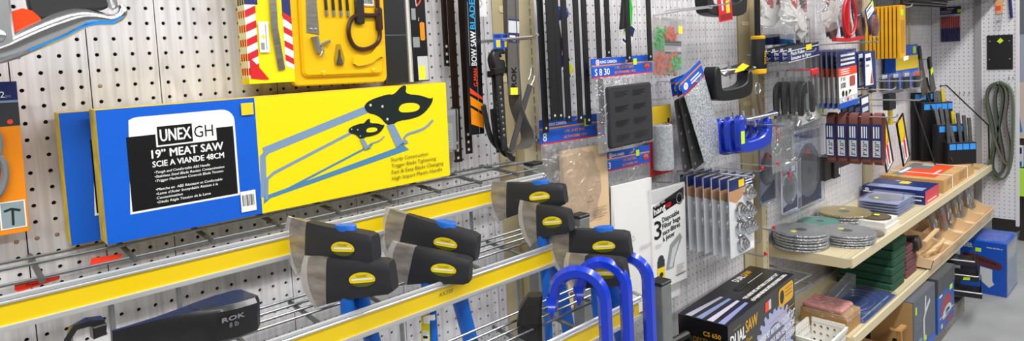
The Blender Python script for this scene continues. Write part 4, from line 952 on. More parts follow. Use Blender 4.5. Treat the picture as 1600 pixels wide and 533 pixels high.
# red and yellow filter card
fr = wall_fr(61.0, -2.3, -21.0, 0)
o = card('foam_filter_card', 'red and yellow card with a grey foam filter sleeve', 'card', fr, 4.8, 8.6, .08, M('card_red', 'b81e2a', .4), [('r', 0, 6.4, 4.8, 8.6, M('card_yellow', 'f0cf10', .4)), ('r', 2.6, 7.3, 3.3, 8.2, TAGO), ('e', 4.2, 6.6, .4, .5, YEL), ('e', 4.2, 6.6, .28, .36, BLACKP)] + blurb(.8, 6.0, 4, 2.6, WHITE, .3, .1) + [('r', 2.9, 2.2, 4.7, 4.6, LGREY), ('r', 2.9, .2, 4.7, 1.8, M('charcoal_print'))] + blurb(3.1, 4.3, 6, 1.4, GREY, .3, .08))
m = MB(); m.lathe(Fr(fr.pt(1.4, .9, .9), (1, 0, 0), (0, 1, 0)), [(.75, 0), (1.25, .0), (1.3, .2), (1.28, 5.4), (1.2, 5.5), (.9, 5.5), (.85, 5.0)], 24); m.build('foam_sleeve', M('grey_foam', '9fa3a6', .7, var=.25, scale=120), o)
film_bag(o, fr.at(0, 9.4), 4.8, 3.2, .5, FILM, 11)
hook(63.5, -11.6, 3.0, 'peg hook that carries the red and yellow filter card')

# shop vacuum filter bags
fr = wall_fr(58.9, -3.6, -34.6, -1.2)
o = card('vacuum_bag_pack', 'white pack of three disposable vacuum filter bags with yellow drum picture', 'pack', fr, 7.3, 12.4, .5, M('white_poly', 'e4e4e2', .35, bump=.2, scale=30), [
    ('p', [(.2, 9.0), (6.9, 10.3), (6.9, 11.9), (.2, 10.4)], BLACKP), ('t', 'shop vac', .5, 10.25, .4, WHITE, {'rot': .18, 'width': 2.3}), ('t', 'hang', .5, 9.35, .75, WHITE, {'rot': .18, 'width': 2.4, 'bold': .03}), ('t', 'up', 3.1, 9.85, .75, RED, {'rot': .18, 'bold': .03}),
    ('e', 5.9, 10.6, .8, .8, BLACKP), ('e', 5.9, 10.6, .65, .65, WHITE), ('e', 5.9, 10.6, .6, .6, BLACKP), ('t', '3', .4, 6.4, 2.2, BLACKP, {'width': 1.4, 'bold': .05}), ('t', 'Disposable', 2.1, 8.2, .62, BLACKP, {'rot': .12, 'width': 3.7, 'bold': .02}), ('t', 'Filter bags', 2.1, 7.4, .62, BLACKP, {'rot': .12, 'width': 3.9, 'bold': .02}),
    ('t', 'sacs-filtres', 2.1, 6.6, .6, BLACKP, {'rot': .12, 'width': 3.8, 'bold': .02}), ('t', 'à jeter', 2.1, 5.85, .6, BLACKP, {'rot': .12, 'width': 2.6, 'bold': .02}),
    ('r', .8, .4, 2.3, 2.8, M('card_yellow')), ('r', .8, 2.8, 2.3, 3.7, M('charcoal_print')), ('e', 1.55, 3.8, .6, .5, M('charcoal_print')), ('e', 1.55, 1.9, .4, .3, BLACKP), ('p', [(2.6, 2.2), (3.6, 5.2), (5.8, 6.2), (6.2, 5.6), (4.6, 3.4), (4.2, 2.2)], GREY), ('p', [(3.2, 2.4), (4.0, 4.6), (5.6, 5.4), (4.4, 3.4), (3.9, 2.3)], LGREY), ('r', 4.6, 1.0, 6.9, 1.08, BLACKP)] + blurb(.4, 5.7, 4, 1.6, GREY) + blurb(4.8, 2.2, 6, 1.8, BLACKP, .25, .05), bev=.08)
film_bag(o, fr.at(0, 13.2), 7.3, 2.4, .4, FILM, 13)
card('paper_filter_sheet', 'plain white filter sheet peeking out below the vacuum bag pack', 'sheet', wall_fr(60.0, -2.8, -36.6, -3), 5.6, 3.0, .25, PAPERW)
hook(62.5, -21.8, 4.4, 'peg hook that carries the vacuum bag pack')

# slanting film bags of hose clamps
def clamp_bag(x, y, z, roll, label, seed, shiny):
    fr = wall_fr(x, y, z, roll)
    o = card('sanding_sleeve_bag', label, 'bag', fr, 5.4, 2.2, .06, HBLUE, [('r', 0, 0, 5.4, .2, RED), ('r', 0, 1.55, 5.4, 1.75, HORG), ('e', 1.0, .9, .5, .45, WHITE), ('t', '25', .7, .7, .4, NAVY, {}), ('r', 2.2, .5, 4.8, .7, WHITE), ('r', 2.2, .9, 4.4, 1.1, WHITE)], 'slanting film bags')
    film_bag(o, fr.at(.1, .02), 5.2, 10.6, .7, M('foil_bag', 'c4c8cc', .25, .4, var=.55, bump=1.0, scale=170) if shiny else FILM2, seed)
    m = MB(); m.poly(fr.at(.5, -10.2, -.3), rrect(0, 0, 4.3, 9.6, .3, 3), 0, .25, 0, .08); b = m.build('black_sheets', M('black_grit', '1c1c20', .8, bump=.3, scale=200), o)
    for k in range(8): 
        d = MB(); d.lathe(fr.at(.9 + (k % 2) * 3.4, -9.4 + (k // 2) * 2.2, -.04), [(.22, 0), (.18, .02)], 10); d.build('punch_hole', GREY, b)
    return o
clamp_bag(65.0, -3.2, -11.4, 9, 'black sanding sheet bag with blue header, rearmost of the slanting three', 21, False)
clamp_bag(64.6, -4.2, -11.4, 16, 'black sanding sheet bag with blue header, middle of the slanting three', 22, False)
clamp_bag(64.0, -5.4, -11.3, 25, 'crinkled silvery bag with blue header, front of the slanting three', 23, True)
hook(66.5, -9.6, 6.2, 'peg hook that carries the slanting blue-headed bags')

# C-clamps
BCL = M('black_cast_iron', '202124', .42, .3)
def c_clamp(x, y, z, w_, h_, mat, label, group=None, th=.9, screw=True, depth=.55, rolld=0):
    t = thing('c_clamp', label, 'clamp', (x + w_ / 2, y, z), group)
    fr = wall_fr(x, y, z, rolld); k = th
    out = smooth2([(0, h_), (0, h_ * .25), (k * .5, 0), (w_ - k * .5, 0), (w_, h_ * .3), (w_, h_ * .8), (w_ - k * .9, h_ * .8), (w_ - k, k * 1.25), (k * 1.5, k), (k * 1.15, h_ * .4), (k * 1.1, h_)], 2)
    m = MB(); m.poly(fr, out, -depth, depth, 0, .14); m.build('frame', mat, t)
    m = MB(); m.lathe(Fr(fr.pt(k * .55, h_ * .86, 0), fr.V, -fr.N if False else fr.N), [(.5, -.5), (.62, -.3), (.62, .3), (.5, .5)], 14); m.build('anvil', mat, t)
    if screw:
        m = MB(); m.tube([fr.pt(k * 1.4, h_ * .84, 0), fr.pt(w_ + 2.2, h_ * .84, 0)], .28, 12); s = m.build('screw', CHROME, t)
        m = MB(); m.tube([fr.pt(w_ * .55, h_ * .84 - 1.1, 0), fr.pt(w_ * .5, h_ * .84 + 1.3, 0)], .17, 8); m.build('tommy_bar', CHROME, t)
        m = MB(); m.lathe(Fr(fr.pt(k * 1.2, h_ * .84, 0), fr.V, fr.N), [(.3, 0), (.6, .08), (.55, .3), (.25, .4)], 14); m.build('swivel_pad', CHROME, s)
    return t
c_clamp(70.3, -5.2, -12.6, 10.0, 4.6, BCL, 'black cast C-clamp with a yellow and black card tucked across it', th=1.4, depth=.9)
fr = Fr((72.2, -6.4, -9.3), (1, .05, .08), (0, .8, .35))
card('folded_card', 'yellow and black printed card lying across the black C-clamp', 'card', fr, 8.8, 1.8, .05, BLACKP, [('p', [(2.8, .1), (5.0, .9), (8.7, 1.7), (8.7, .7), (5.5, .05)], M('card_yellow')), ('p', [(.3, .3), (2.5, .9), (5.0, 1.6), (1.2, 1.3)], LGREY)])
c_clamp(68.8, -5.2, -1.6, 10.6, 5.0, BCL, 'black cast C-clamp cut off by the top of the view, red tag below', th=1.4, depth=.9, screw=False)
card('red_tag', 'red and yellow tag wrapped around the upper black C-clamp', 'tag', wall_fr(71.6, -6.2, -2.4, 6), 3.4, 3.6, .08, M('tag_red', 'c8202a', .4), [('r', .8, 1.4, 1.2, 2.9, WHITE), ('r', 1.9, 1.0, 2.8, 2.6, TAGO), ('r', .3, .2, 3.2, .9, M('dark_red_print', '8e1018', .4))])
hook(69.0, -.4, 9.0, 'long peg hook beside the upper black C-clamp')
CBL = M('blue_clamp_enamel', '0f35b4', .3, coat=.4)
for i in range(3):
    c_clamp(71.3 + .1 * i, -5.4 - 1.35 * i, -19.8 + .25 * i, 9.0, 5.0, CBL, ('blue C-clamp, rearmost of the three on the hook', 'blue C-clamp, middle one of the three on the hook', 'blue C-clamp, front one of the three with price label')[i], 'blue C-clamps', 1.35, True, .45)
card('price_sticker', 'lime price sticker on the front blue C-clamp', 'sticker', wall_fr(71.7, -8.6, -17.9, 0), .9, 1.6, .02, TAGG)
c_clamp(76.0, -2.6, -33.5, 7.5, 4.0, CBL, 'blue C-clamp mostly hidden behind the chrome cup cards', 'blue C-clamps', 1.2, True, .4)
hook(78.4, -16.2, 12.0, 'long peg hook that carries the blue C-clamps', r=.15)
card('navy_hang_tag', 'navy tag with gold price label on the blue C-clamp hook', 'tag', wall_fr(80.6, -8.0, -15.9, 3), 2.4, 1.2, .05, NAVY, [('r', .4, .1, 1.5, 1.0, TAGO)])

# chrome cup cards
CUPC = M('chrome_cup', 'd4d6da', .18, 1.0)
def cup_card(y, label, front):
    fr = wall_fr(67.4 + (9 + y) * .32 * 0 , y, -31.5, 0)
    t = thing('cup_blister_card', label, 'blister card', (70.4, y, -31.5), 'chrome cup blister cards')
    m = MB(); m.poly(fr, rrect(0, 0, 6.1, 9.7, .12, 2), -.06, 0); b = m.build('backing_card', M('card_white_grey', 'd6d7d9', .5), t)
    add_print(b, fr, [('r', .02, .02, 6.08, 9.68, M('card_white_grey')), ('r', 0, 8.3, 6.1, 9.7, NAVY), ('p', [(0, 7.2), (1.6, 6.6), (2.9, 7.0), (4.4, 8.3), (0, 8.3)], M('hand_tan', 'b98a62', .5)), ('r', 2.4, 8.5, 3.8, 9.4, TAGO), ('r', 4.1, 8.6, 5.9, 8.75, WHITE), ('r', 4.1, 8.95, 5.9, 9.1, WHITE), ('r', 4.1, 9.3, 5.7, 9.42, WHITE), ('r', 4.9, .2, 5.9, 1.0, WHITE)])
    m = MB(); m.poly(fr, rrect(-.15, -.2, 6.25, 9.9, .2, 2), -.12, -.07); m.build('blister_rim', BLISTB, t)
    for (u, v) in ((4.6, 7.4), (2.3, 5.6), (4.6, 5.2), (2.3, 3.5), (4.9, 3.2), (2.6, 1.4)):
        m = MB(); m.lathe(fr.at(u, v, 0), [(1.15, 0), (1.1, .25), (.85, .35), (.85, .6), (.62, .7), (.6, .85), (.42, .9), (.38, 1.05), (.15, 1.1)], 14); m.build('chrome_cup', CUPC, t)
    return t
for i in range(7): cup_card(-2.2 - 1.14 * i, 'card of chrome cups, ' + ('rearmost of seven on the hook', 'second from the rear of seven', 'third from the rear of seven', 'middle one of seven', 'third from the front of seven', 'second from the front of seven', 'front one of seven, all six cups in view')[i], i == 6)
hook(70.5, -21.9, 10.6, 'long peg hook that carries the chrome cup cards', r=.14, droop=-.2)
hook(80.5, -33.0, 6.5, 'peg hook with bare end right of the chrome cup cards')

# DUALSAW carton and black case on the base shelf
DBLK = M('carton_black', '121216', .3, coat=.3)
t = thing('saw_carton', 'large black DUALSAW carton with yellow and white lettering', 'carton', (73, -7.4, -54))
U = Vector((.997, .075, 0)); V3 = Vector((0, 0, 1)); O = Vector((63.0, -10.8, -54))
ff = Fr(O, U, V3)                      # long front face (faces the aisle)
m = MB(); m.box(ff, 0, 21.7, 0, 16, -6.4, 0, 0, .05); b = m.build('carton_body', DBLK, t)
GOLD = M('gold_print', 'e0a81c', .4); LAV = M('blade_lavender', 'a9aed8', .4)
gear = []
for k in range(26):
    for (a, r_) in ((0, 4.4), (.25, 5.3), (.6, 5.2), (.72, 4.4)):
        th_ = 2 * pi * (k + a) / 26; gear.append((14.0 + r_ * cos(th_) * 1.35, 8.6 + r_ * sin(th_)))
clip = [(max(8.2, min(21.6, x)), max(.1, min(13.4, y))) for x, y in gear]
add_print(b, ff, [('p', clip, LAV), ('e', 14, 8.6, 3.9, 2.9, M('blade_mid', '5a5f92', .4)), ('t', 'DUAL', .6, 13.0, 1.5, WHITE, {'width': 4.2, 'bold': .05}), ('t', 'SAW', 4.9, 13.4, 1.5, GOLD, {'width': 3.6, 'bold': .05}), ('t', 'OmniSaw', 2.4, 12.1, .6, GOLD, {'width': 4.4}),
    ('r', 1.4, 14.95, 3.6, 15.0, GOLD), ('r', 11.0, 13.9, 12.2, 15.2, REDO), ('r', 12.2, 13.9, 13.0, 15.2, LGREY), ('p', rrect(15.6, 12.9, 21.0, 15.5, .7), GOLD), ('e', 16.8, 14.2, .75, .95, BLACKP), ('r', 18.0, 14.9, 20.6, 15.0, BLACKP), ('r', 18.0, 14.4, 20.4, 14.5, BLACKP), ('r', 18.0, 13.9, 20.6, 14.0, BLACKP),
    ('r', 12.5, 11.9, 21.2, 12.0, GOLD), ('t', '“I’VE NEVER MET ANYTHING I COULDN’T CUT”', 7.6, 10.4, .85, WHITE, {'width': 13.8, 'bold': .03}), ('t', 'JE N’AI JAMAIS RIEN RENCONTRÉ', 8.6, 9.1, .8, WHITE, {'width': 12.6, 'bold': .03}), ('t', 'QUE JE NE PUISSE COUPER', 10.6, 7.9, .8, WHITE, {'width': 10.6, 'bold': .03})])
tf = Fr(ff.pt(0, 16, 0), U, (-U.y, U.x, 0))     # top
add_print(b, tf, [('p', [(3.6 + i * .55, .25 + i * 1.5 * .6), (9.6 + i * .8, .35 + i * .95), (9.6 + i * .8, .75 + i * .95), (.3, .75 + i * 1.35 * .95)] if False else [(.2, .5 + i * 1.4), (8.0, .9 + i * 1.1), (8.0, 1.3 + i * 1.1), (.2, 1.3 + i * 1.4)], (M('blade_sheen_a', '8f95c4', .3), M('blade_sheen_b', 'c8c2d8', .3), M('blade_sheen_c', '7f8fb8', .3), M('blade_sheen_d', 'b7b4c8', .3))[i]) for i in range(4)] +
    [('t', 'DUAL', 14.2, 4.9, .95, WHITE, {'width': 2.6, 'bold': .03}), ('t', 'SAW', 17.0, 4.9, .95, GOLD, {'width': 2.3, 'bold': .03}), ('t', '“I’VE NEVER MET ANYTHING I COULDN’T CUT”', 8.9, 1.6, .5, WHITE, {'width': 11.5, 'bold': .02}), ('t', '« JE N’AI JAMAIS RIEN RENCONTRÉ QUE JE NE PUISSE COUPER »', 8.9, .6, .5, WHITE, {'width': 11.8, 'bold': .02}), ('p', rrect(11.0, 3.4, 14.2, 4.4, .4), BLACKP), ('r', 14.5, 3.6, 19.5, 3.7, LGREY)])
lf = Fr(O - Vector((-U.y, U.x, 0)) * -6.4, Vector((U.y, -U.x, 0)), V3)   # left end
add_print(b, lf, [('t', 'CS 650', 3.3, 14.1, .55, GOLD, {'width': 2.2, 'bold': .02}), ('t', 'DESTROYER', 2.0, 13.1, .62, M('dim_gold', '8a6a18', .4), {'width': 3.7, 'bold': .01}), ('t', 'DESTRUCTEUR', 1.4, 12.1, .62, M('dim_gold'), {'width': 4.4, 'bold': .01})])
m = MB(); m.poly(tf.at(11.1, 3.5, 0), rrect(0, 0, 3.0, .8, .35), 0, .06, 0, .02); m.build('hand_hole', BLACK, t)
t = thing('tool_case', 'black plastic tool case with orange latch beside the saw carton', 'case', (56, -7.5, -54))
m = MB(); m.poly(Fr((51, -11, -54), (1, 0, 0), (0, 0, 1)), [(0, 0), (10.8, 0), (10.8, 12.5), (9.8, 13.6), (8.4, 14.2), (7, 14.6), (.5, 14.2), (0, 13)], -7.5, 0, 0, .3); m.build('case_body', M('black_case', '1d1d20', .45), t)
m = MB(); m.tube([(55, -7.5, -39.8), (55.2, -7.5, -38.6), (59.5, -7.5, -38.8), (60.2, -7.5, -40)], .5, 10); m.build('carry_handle', BLACK, t)
m = MB(); m.poly(Fr((59.4, -11.05, -43.5), (1, 0, 0), (0, 0, 1)), rrect(0, 0, 1.2, 2.4, .3), 0, .4, 0, .1); m.build('latch', M('orange_latch', 'f09a10', .4), t)

# bar with yellow grip
t = thing('pry_bar', 'black pry bar with black and yellow TITAN grip against the second upright', 'pry bar', (85, -4.6, -9.6))
m = MB(); m.tube([(85.2, -4.6, 6), (84.95, -4.6, -4.2)], .42, 10); m.build('shaft', M('black_bar', '1b1b1d', .4, .5), t)
gp = MB(); gp.lathe(Fr((85.0, -4.6, -9.7), (1, 0, 0), (0, 1, 0)), [(.8, 0), (1.05, .1), (1.1, .6), (1.05, .75)], 16); gp.build('yellow_butt', M('yellow_rubber', 'e8b000', .45), t)
gp = MB(); gp.lathe(Fr((85.0, -4.6, -9.7), (1, 0, 0), (0, 1, 0)), [(1.05, .75), (1.12, 1.2), (1.0, 3), (.92, 5.0)], 16); g = gp.build('grip', BLACK, t)
gp = MB(); gp.lathe(Fr((85.0, -4.6, -9.7), (1, 0, 0), (0, 1, 0)), [(.94, 5.0), (1.0, 5.1), (1.0, 5.4), (.8, 5.5)], 16); gp.build('yellow_collar', M('yellow_rubber'), t)
add_print(g, Fr((84.75 + .35, -5.7, -8.3)), [('t', 'TITAN', 0, 0, .5, M('yellow_rubber'), {'rot': pi / 2, 'width': 1.8, 'bold': .02})], 'lettering', 0)
t = thing('ring_pull', 'loose chrome split ring hanging below the yellow grip', 'ring', (87, -4, -14))
m = MB(); m.tube([(85.8 + .7 * cos(a), -4.0, -11.8 + .9 * sin(a)) for a in [2 * pi * i / 20 for i in range(20)]], .13, 8, closed=True); m.build('ring', CHROME, t)
m = MB(); m.tube([(85.9, -4, -12.6), (86.6, -4, -14.5), (87.0, -4, -18)], [.3, .45, .3], 8); m.build('handle', M('bronze_grip', '8a7a66', .4, .6), t)
# ================================================================== right bays: hanging goods
KRAFTY = M('card_yellow')
def brack_bag(x, y, z, w_, h_, roll, label, seed, reds):
    """clear bag with white brackets and red grips"""
    fr = wall_fr(x, y, z, roll); t = thing('bracket_bag', label, 'bag', (x + w_ / 2, y, z - h_), 'clear bags of brackets')
    film_bag(t, fr, w_, h_, 1.6, CRINKLE, seed, taper=-.06)
    rnd = random.Random(seed)
    for k in range(7):
        a = rnd.uniform(-.9, 1.1); u, v = w_ * rnd.uniform(.3, .75), -h_ * rnd.uniform(.45, .82); L = rnd.uniform(1.5, 2.6)
        m = MB(); m.bar([fr.pt(u - L * cos(a), v - L * sin(a), rnd.uniform(-.3, .3)), fr.pt(u, v, .35), fr.pt(u + L * cos(a + .6), v + L * sin(a + .6), rnd.uniform(-.2, .3))], 1.2, .2, fr.V if k % 2 else fr.U); m.build('white_bracket', M('white_nylon', 'f2f2ee', .4), t)
    for k in range(reds):
        u = w_ * (.25 + .3 * k); m = MB(); m.tube([fr.pt(u, -.2, 0), fr.pt(u + .8, -h_ * .35, .2), fr.pt(u + 1.6, -h_ * .5, .1)], [.4, .55, .3], 8); m.build('red_grip', M('red_plastic', 'c8202a', .35), t)
    m = MB(); m.tube([fr.pt(w_ * .5, -.4, .3), fr.pt(w_ * .55, -h_ * .45, .5)], [.3, .45], 8); m.build('black_knob', BLACK, t)
brack_bag(86.0, -4.4, 4.0, 8.0, 8.6, 2, 'clear bag of chrome parts beside the yellow pry bar grip', 31, 2)
brack_bag(88.4, -6.6, 4.0, 11.5, 8.8, -3, 'clear bag with white brackets and red grips, in the middle of the top row', 32, 2)
brack_bag(97.0, -7.9, 4.0, 11.0, 8.6, 8, 'clear bag with white brackets beside the red T-bar', 33, 1)
for i in range(5):
    x = 88.6 + i * 2.4; m = MB(); f = Fr((x, -3.2, -4.0), (1, 0, 0), (0, 1, 0), (0, 0, -1))
    t = thing('glue_stick', 'small capped tube hanging in the row under the clear bags, ' + ('first', 'second', 'third', 'fourth', 'fifth')[i] + ' from the upright', 'tube', (x, -3.2, -6.8), 'capped tubes in a row')
    m.lathe(f, [(.7, 0), (.8, .1), (.8, 1.4), (.7, 1.6)], 14); m.build('cap', NAVY if i < 3 else M('sky_plastic', '3a90d8', .4), t)
    m = MB(); m.lathe(f, [(.72, 1.6), (.75, 2.4), (.6, 2.8), (.2, 2.9)], 14); m.build('body', M('white_nylon', 'f2f2ee', .4), t)
m = MB(); m.box(Fr((0, 0, 0)), 86.8, 103, -7.0, -6.85, 2.0, 4.6); m.build('wire_tray', ZINC, None, 'thin metal ledge under the capped tubes', 'ledge')

# puller bags
def puller_bag(i, label):
    y = -4.4 - i * 1.2; fr = wall_fr(87.0, y, -8.3, 4)
    o = card('puller_bag', label, 'bag', fr, 10.9, 2.1, .07, NAVY, [('r', 0, 1.65, 10.9, 2.1, M('charcoal_print')), ('r', 0, 1.55, 10.9, 1.65, WHITE), ('t', 'ROK', .4, 1.7, .3, WHITE, {'bold': .02}), ('t', 'Pitch Puller', 1.0, .95, .5, WHITE, {'width': 4.6, 'bold': .015}), ('t', 'Extracteur de Pignon', 1.0, .3, .5, WHITE, {'width': 6.8, 'bold': .015}), ('r', 0, 0, 10.9, .12, LGREY)] + ([('r', 6.2, 1.2, 8.2, 2.0, TAGO)] if i == 3 else []), 'puller bags')
    film_bag(o, fr.at(.1, .05), 10.7, 10.5, .75, FILM, 40 + i)
    c = fr.pt(5.2, -3.0, -.1)
    m = MB(); m.poly(fr.at(5.2, -4.5, -.3), smooth2([(-2.4, .2), (-1.2, 1.2), (1.2, 1.2), (2.4, .2), (2.5, -3.6), (1.7, -3.8), (1.5, -.6), (-1.5, -.6), (-1.7, -3.8), (-2.5, -3.6)], 1)[::-1], 0, .7, 0, .1); m.build('puller_body', M('black_steel', '1c1c1e', .4, .4), o)
    m = MB(); m.tube([fr.pt(5.2, -2.2, .1), fr.pt(5.2, -7.6, .1)], .35, 10); s = m.build('screw', CHROME, o)
    m = MB(); m.lathe(Fr(fr.pt(5.2, -2.6, .1), (1, 0, 0), (0, 1, 0)), [(.7, 0), (.7, .8)], 6); m.build('hex_head', CHROME, o)
    m = MB(); m.poly(fr.at(6.4, -2.6, .3), rrect(0, 0, 2.6, .9, .2), 0, .3, 0, .08); m.build('red_clip', M('red_plastic', 'c8202a', .35), o)
    for k in range(5):
        rnd = random.Random(i * 9 + k); m = MB(); u, v = rnd.uniform(1.5, 9), rnd.uniform(-9.6, -8.2); a = rnd.uniform(0, 3)
        m.tube([fr.pt(u, v, .1), fr.pt(u + 1.2 * cos(a), v + .8 * sin(a), .3)], .28, 8); m.build('bolt', ZINC, o)
for i in range(4): puller_bag(i, 'navy-headed clear bag with black pitch puller, ' + ('rearmost of four', 'third from the front of four', 'second from the front of four', 'front one of four with gold label')[i])
hook(92.4, -6.9, 9.6, 'peg hook that carries the puller bags')

# sandpaper packs and the other abrasives cards
SPN = M('pack_navy', '20306e', .4)
def sand_pack(i, label):
    y = -3.2 - i * .82; fr = wall_fr(105.2, y, -16.6, 2.0)
    P = [('r', 0, 6.6, 8.0, 9.4, SPN), ('r', 0, 5.2, 8.0, 6.6, REDO), ('r', 0, 1.2, 8.0, 5.2, WHITE), ('r', 0, .9, 8.0, 1.8, LGREY), ('r', 0, 0, 8.0, .9, BLUE)] + [('r', 1.0, 7.0 + .7 * k, 7.2, 7.35 + .7 * k, WHITE) for k in range(3)] + [('r', .9, 5.5 + k * .35, 4.6, 5.65 + k * .35, WHITE) for k in range(3)]
    P += [('t', '5” 1/2', .8, 4.5, .55, BLACKP, {'bold': .02}), ('t', '100', .8, 3.3, .9, BLACKP, {'width': 2.0, 'bold': .03}), ('p', rrect(4.6, 3.3, 7.0, 5.0, .4), M('sand_red', 'a8483c', .8)), ('e', 1.6, 2.4, .5, .5, BLACKP), ('e', 3.0, 2.3, .4, .5, BLACKP), ('p', [(4.0, 2.0), (5.2, 2.6), (4.4, 2.9)], BLACKP), ('e', 1.6, 1.3, .35, .3, WHITE), ('e', 3.6, 1.3, .35, .3, RED), ('e', 5.6, 1.3, .35, .3, WHITE)]
    return card('sandpaper_pack', label, 'pack', fr, 8.0, 9.4, .3, M('pack_edge', '6a6468', .6), P if i > 4 else P[:5], 'sandpaper packs')
for i in range(7): sand_pack(i, 'red, white and navy sandpaper pack, ' + ('rearmost of seven', 'sixth from the front of seven', 'fifth from the front of seven', 'fourth from the front of seven', 'third from the front of seven', 'second from the front of seven', 'front one of seven, marked 100')[i])
hook(108.8, -7.6, 9.2, 'peg hook that carries the sandpaper packs')
t = thing('t_bar', 'red steel T-bar with round loop hanging before the flap discs', 'T-bar', (104.2, -10, -5.8))
REDP = M('red_enamel', 'c01420', .35)
m = MB(); m.bar([(103.0, -10.4, 5), (102.8, -10.4, -5.4)], .8, .5, (1, 0, 0)); m.build('stem', REDP, t)
m = MB(); m.bar([(97.4, -10.4, -5.3), (102.8, -10.4, -5.5), (108.4, -10.4, -5.2)], .7, .5, (0, 1, 0)); m.build('cross_bar', REDP, t)
m = MB(); m.tube([(102.9 + 2.6 * cos(a), -10.7, -1.9 + 2.9 * sin(a)) for a in [2 * pi * i / 28 for i in range(28)]], .22, 8, closed=True); m.build('loop', REDP, t)
m = MB(); m.tube([(102.9, -.2, 3.2), (102.9, -10.9, 3.2)], .15, 8); m.build('peg_hook', CHROME, None, 'peg hook above the view that carries the red T-bar', 'hook', 'peg hooks on the board')
m = MB(); m.poly(wall_fr(99.6, -4.0, -6.6, 0), rrect(0, 0, 4.2, 5.0, .2), -.3, .3, 0, .08); o = m.build('drill_pack', M('slate_pack', '4a4f60', .4), None, 'grey and white drill bit pack behind the red T-bar', 'pack')
add_print(o, wall_fr(99.6, -4.31, -6.6, 0), [('r', .4, .4, 1.6, 4.6, LGREY), ('r', 2.2, .4, 3.8, 4.6, WHITE), ('r', 2.5, 2.0, 3.4, 3.6, NAVY)])
BROWN = M('abrasive_brown', '7a4a40', .9, var=.15, scale=200)
def flap_card(x, y, z, roll, label):
    fr = wall_fr(x, y, z, roll)
    o = card('flap_disc_card', label, 'card', fr, 4.4, 5.0, .1, SPN, [('r', .4, 3.0, 4.0, 4.8, WHITE), ('r', .5, 4.2, 3.4, 4.5, NAVY), ('r', .5, 3.3, 2.4, 3.6, GREY), ('r', 3.1, 4.0, 4.2, 4.9, TAGG)], 'flap disc cards')
    m = MB(); m.lathe(fr.at(2.2, .8, .08), [(1.8, 0), (1.8, .25), (1.6, .4), (.5, .42), (.4, .25)], 24); m.build('disc', BROWN, o)
    m = MB(); m.lathe(fr.at(2.2, .8, .02), [(2.0, 0), (2.0, .5), (1.8, .6)], 24); m.build('shell', BLISTER, o)
for i, (x, y, z, r_, s) in enumerate(((111.5, -4.0, -4.8, 18, 'first from the red T-bar'), (114.2, -5.4, -4.9, 20, 'second from the red T-bar'), (117.0, -6.8, -5.0, 24, 'third from the red T-bar'), (119.5, -8.2, -4.9, 27, 'last and foremost of the row'), (112.6, -7.6, -.4, 5, 'cut off by the top of the view'))):
    flap_card(x, y, z, r_, 'navy card with a brown abrasive disc, ' + s)
for i in range(5):
    y = -3.8 - i * 1.05; fr = wall_fr(117.2, y, -14.0, 3)
    card('abrasive_sleeve', 'navy and white abrasive sleeve, ' + ('rearmost of five', 'fourth from the front of five', 'third from the front of five', 'second from the front of five', 'front one of five')[i], 'pack', fr, 5.6, 6.2, .2, SPN, [('p', [(.3, .4), (4.2, .2), (3.4, 5.9), (.6, 5.9)], WHITE), ('p', [(2.6, .5), (4.0, .4), (3.6, 3.0)], M('sand_red')), ('r', .8, 4.6, 3.2, 5.2, NAVY), ('r', .8, 3.6, 2.4, 4.0, GREY)], 'abrasive sleeves')
for i in range(4):
    y = -4.0 - i * 1.1; fr = wall_fr(117.4, y, -19.2, 4)
    card('disc_sleeve', 'navy and white disc sleeve under the abrasive sleeves, ' + ('rearmost of four', 'third from the front', 'second from the front', 'front one')[i], 'pack', fr, 4.0, 3.6, .2, SPN, [('r', .3, 2.2, 3.6, 3.3, WHITE), ('r', .5, .8, 3.4, 1.6, LGREY)], 'disc sleeves')
hook(119.5, -14.4, 12.0, 'long wire hook below the abrasive sleeves', r=.13)
hook(114.5, -6.0, 11.0, 'long wire hook below the flap discs', r=.13)

# sanding belts: flattened loops hung one behind another
def belt(y, label, x=110.0, wy=1.25, shade=0):
    t = thing('sanding_belt', label, 'sanding belt', (x, y, -26.5), 'sanding belts on the hook')
    prof = [(-.9, -25.4), (-1.15, -18.9)] + [(1.15 * cos(a), -18.9 + 1.3 * sin(a)) for a in [pi * (1 - i / 8) for i in range(1, 8)]] + [(1.15, -18.9), (1.0, -25.2)] + [(1.0 * cos(-a), -25.2 + 1.1 * sin(-a)) for a in [pi * i / 8 for i in range(1, 8)]]
    k = len(prof); m = MB(); P = []
    for (yy, s) in ((y, 1), (y - wy, 1), (y - wy, .88), (y, .88)):
        P += [Vector((x + p[0] * s, yy, -22 + (p[1] + 22) * (.985 if s < 1 else 1))) for p in prof]
    F = [(a * k + i, a * k + (i + 1) % k, ((a + 1) % 4) * k + (i + 1) % k, ((a + 1) % 4) * k + i) for a in range(4) for i in range(k)]
    m._add(P, F); m.build('belt_loop', BROWN, t)
    lf_ = Fr((x - 1.22, y + .12, -25.0), (0, -1, 0), (0, 0, 1))
    m = MB(); m.box(lf_, 0, wy + .2, 0, 5.6, -.1, .03); lb = m.build('paper_band', SPN, t)
    add_print(lb, lf_.at(0, 0, .03), [('r', .12, .2, wy, 2.9, LGREY), ('t', '3” X 21”', 1.05, .4, .6, BLACKP, {'rot': pi / 2, 'width': 2.3, 'bold': .03}), ('r', .2, 3.3, .4, 5.2, WHITE), ('r', .6, 3.3, .8, 5.2, WHITE), ('r', .95, 3.3, 1.1, 5.2, WHITE)])
for i in range(5): belt(-4.6 - 1.72 * i, 'brown sanding belt loop with navy and white band, ' + ('nearest the board', 'second from the board', 'middle one', 'second from the hook end', 'foremost at the hook end')[i], 110 + .25 * i)
hook(110.0, -18.2, 15.0, 'long wire hook that carries the sanding belts', r=.13)

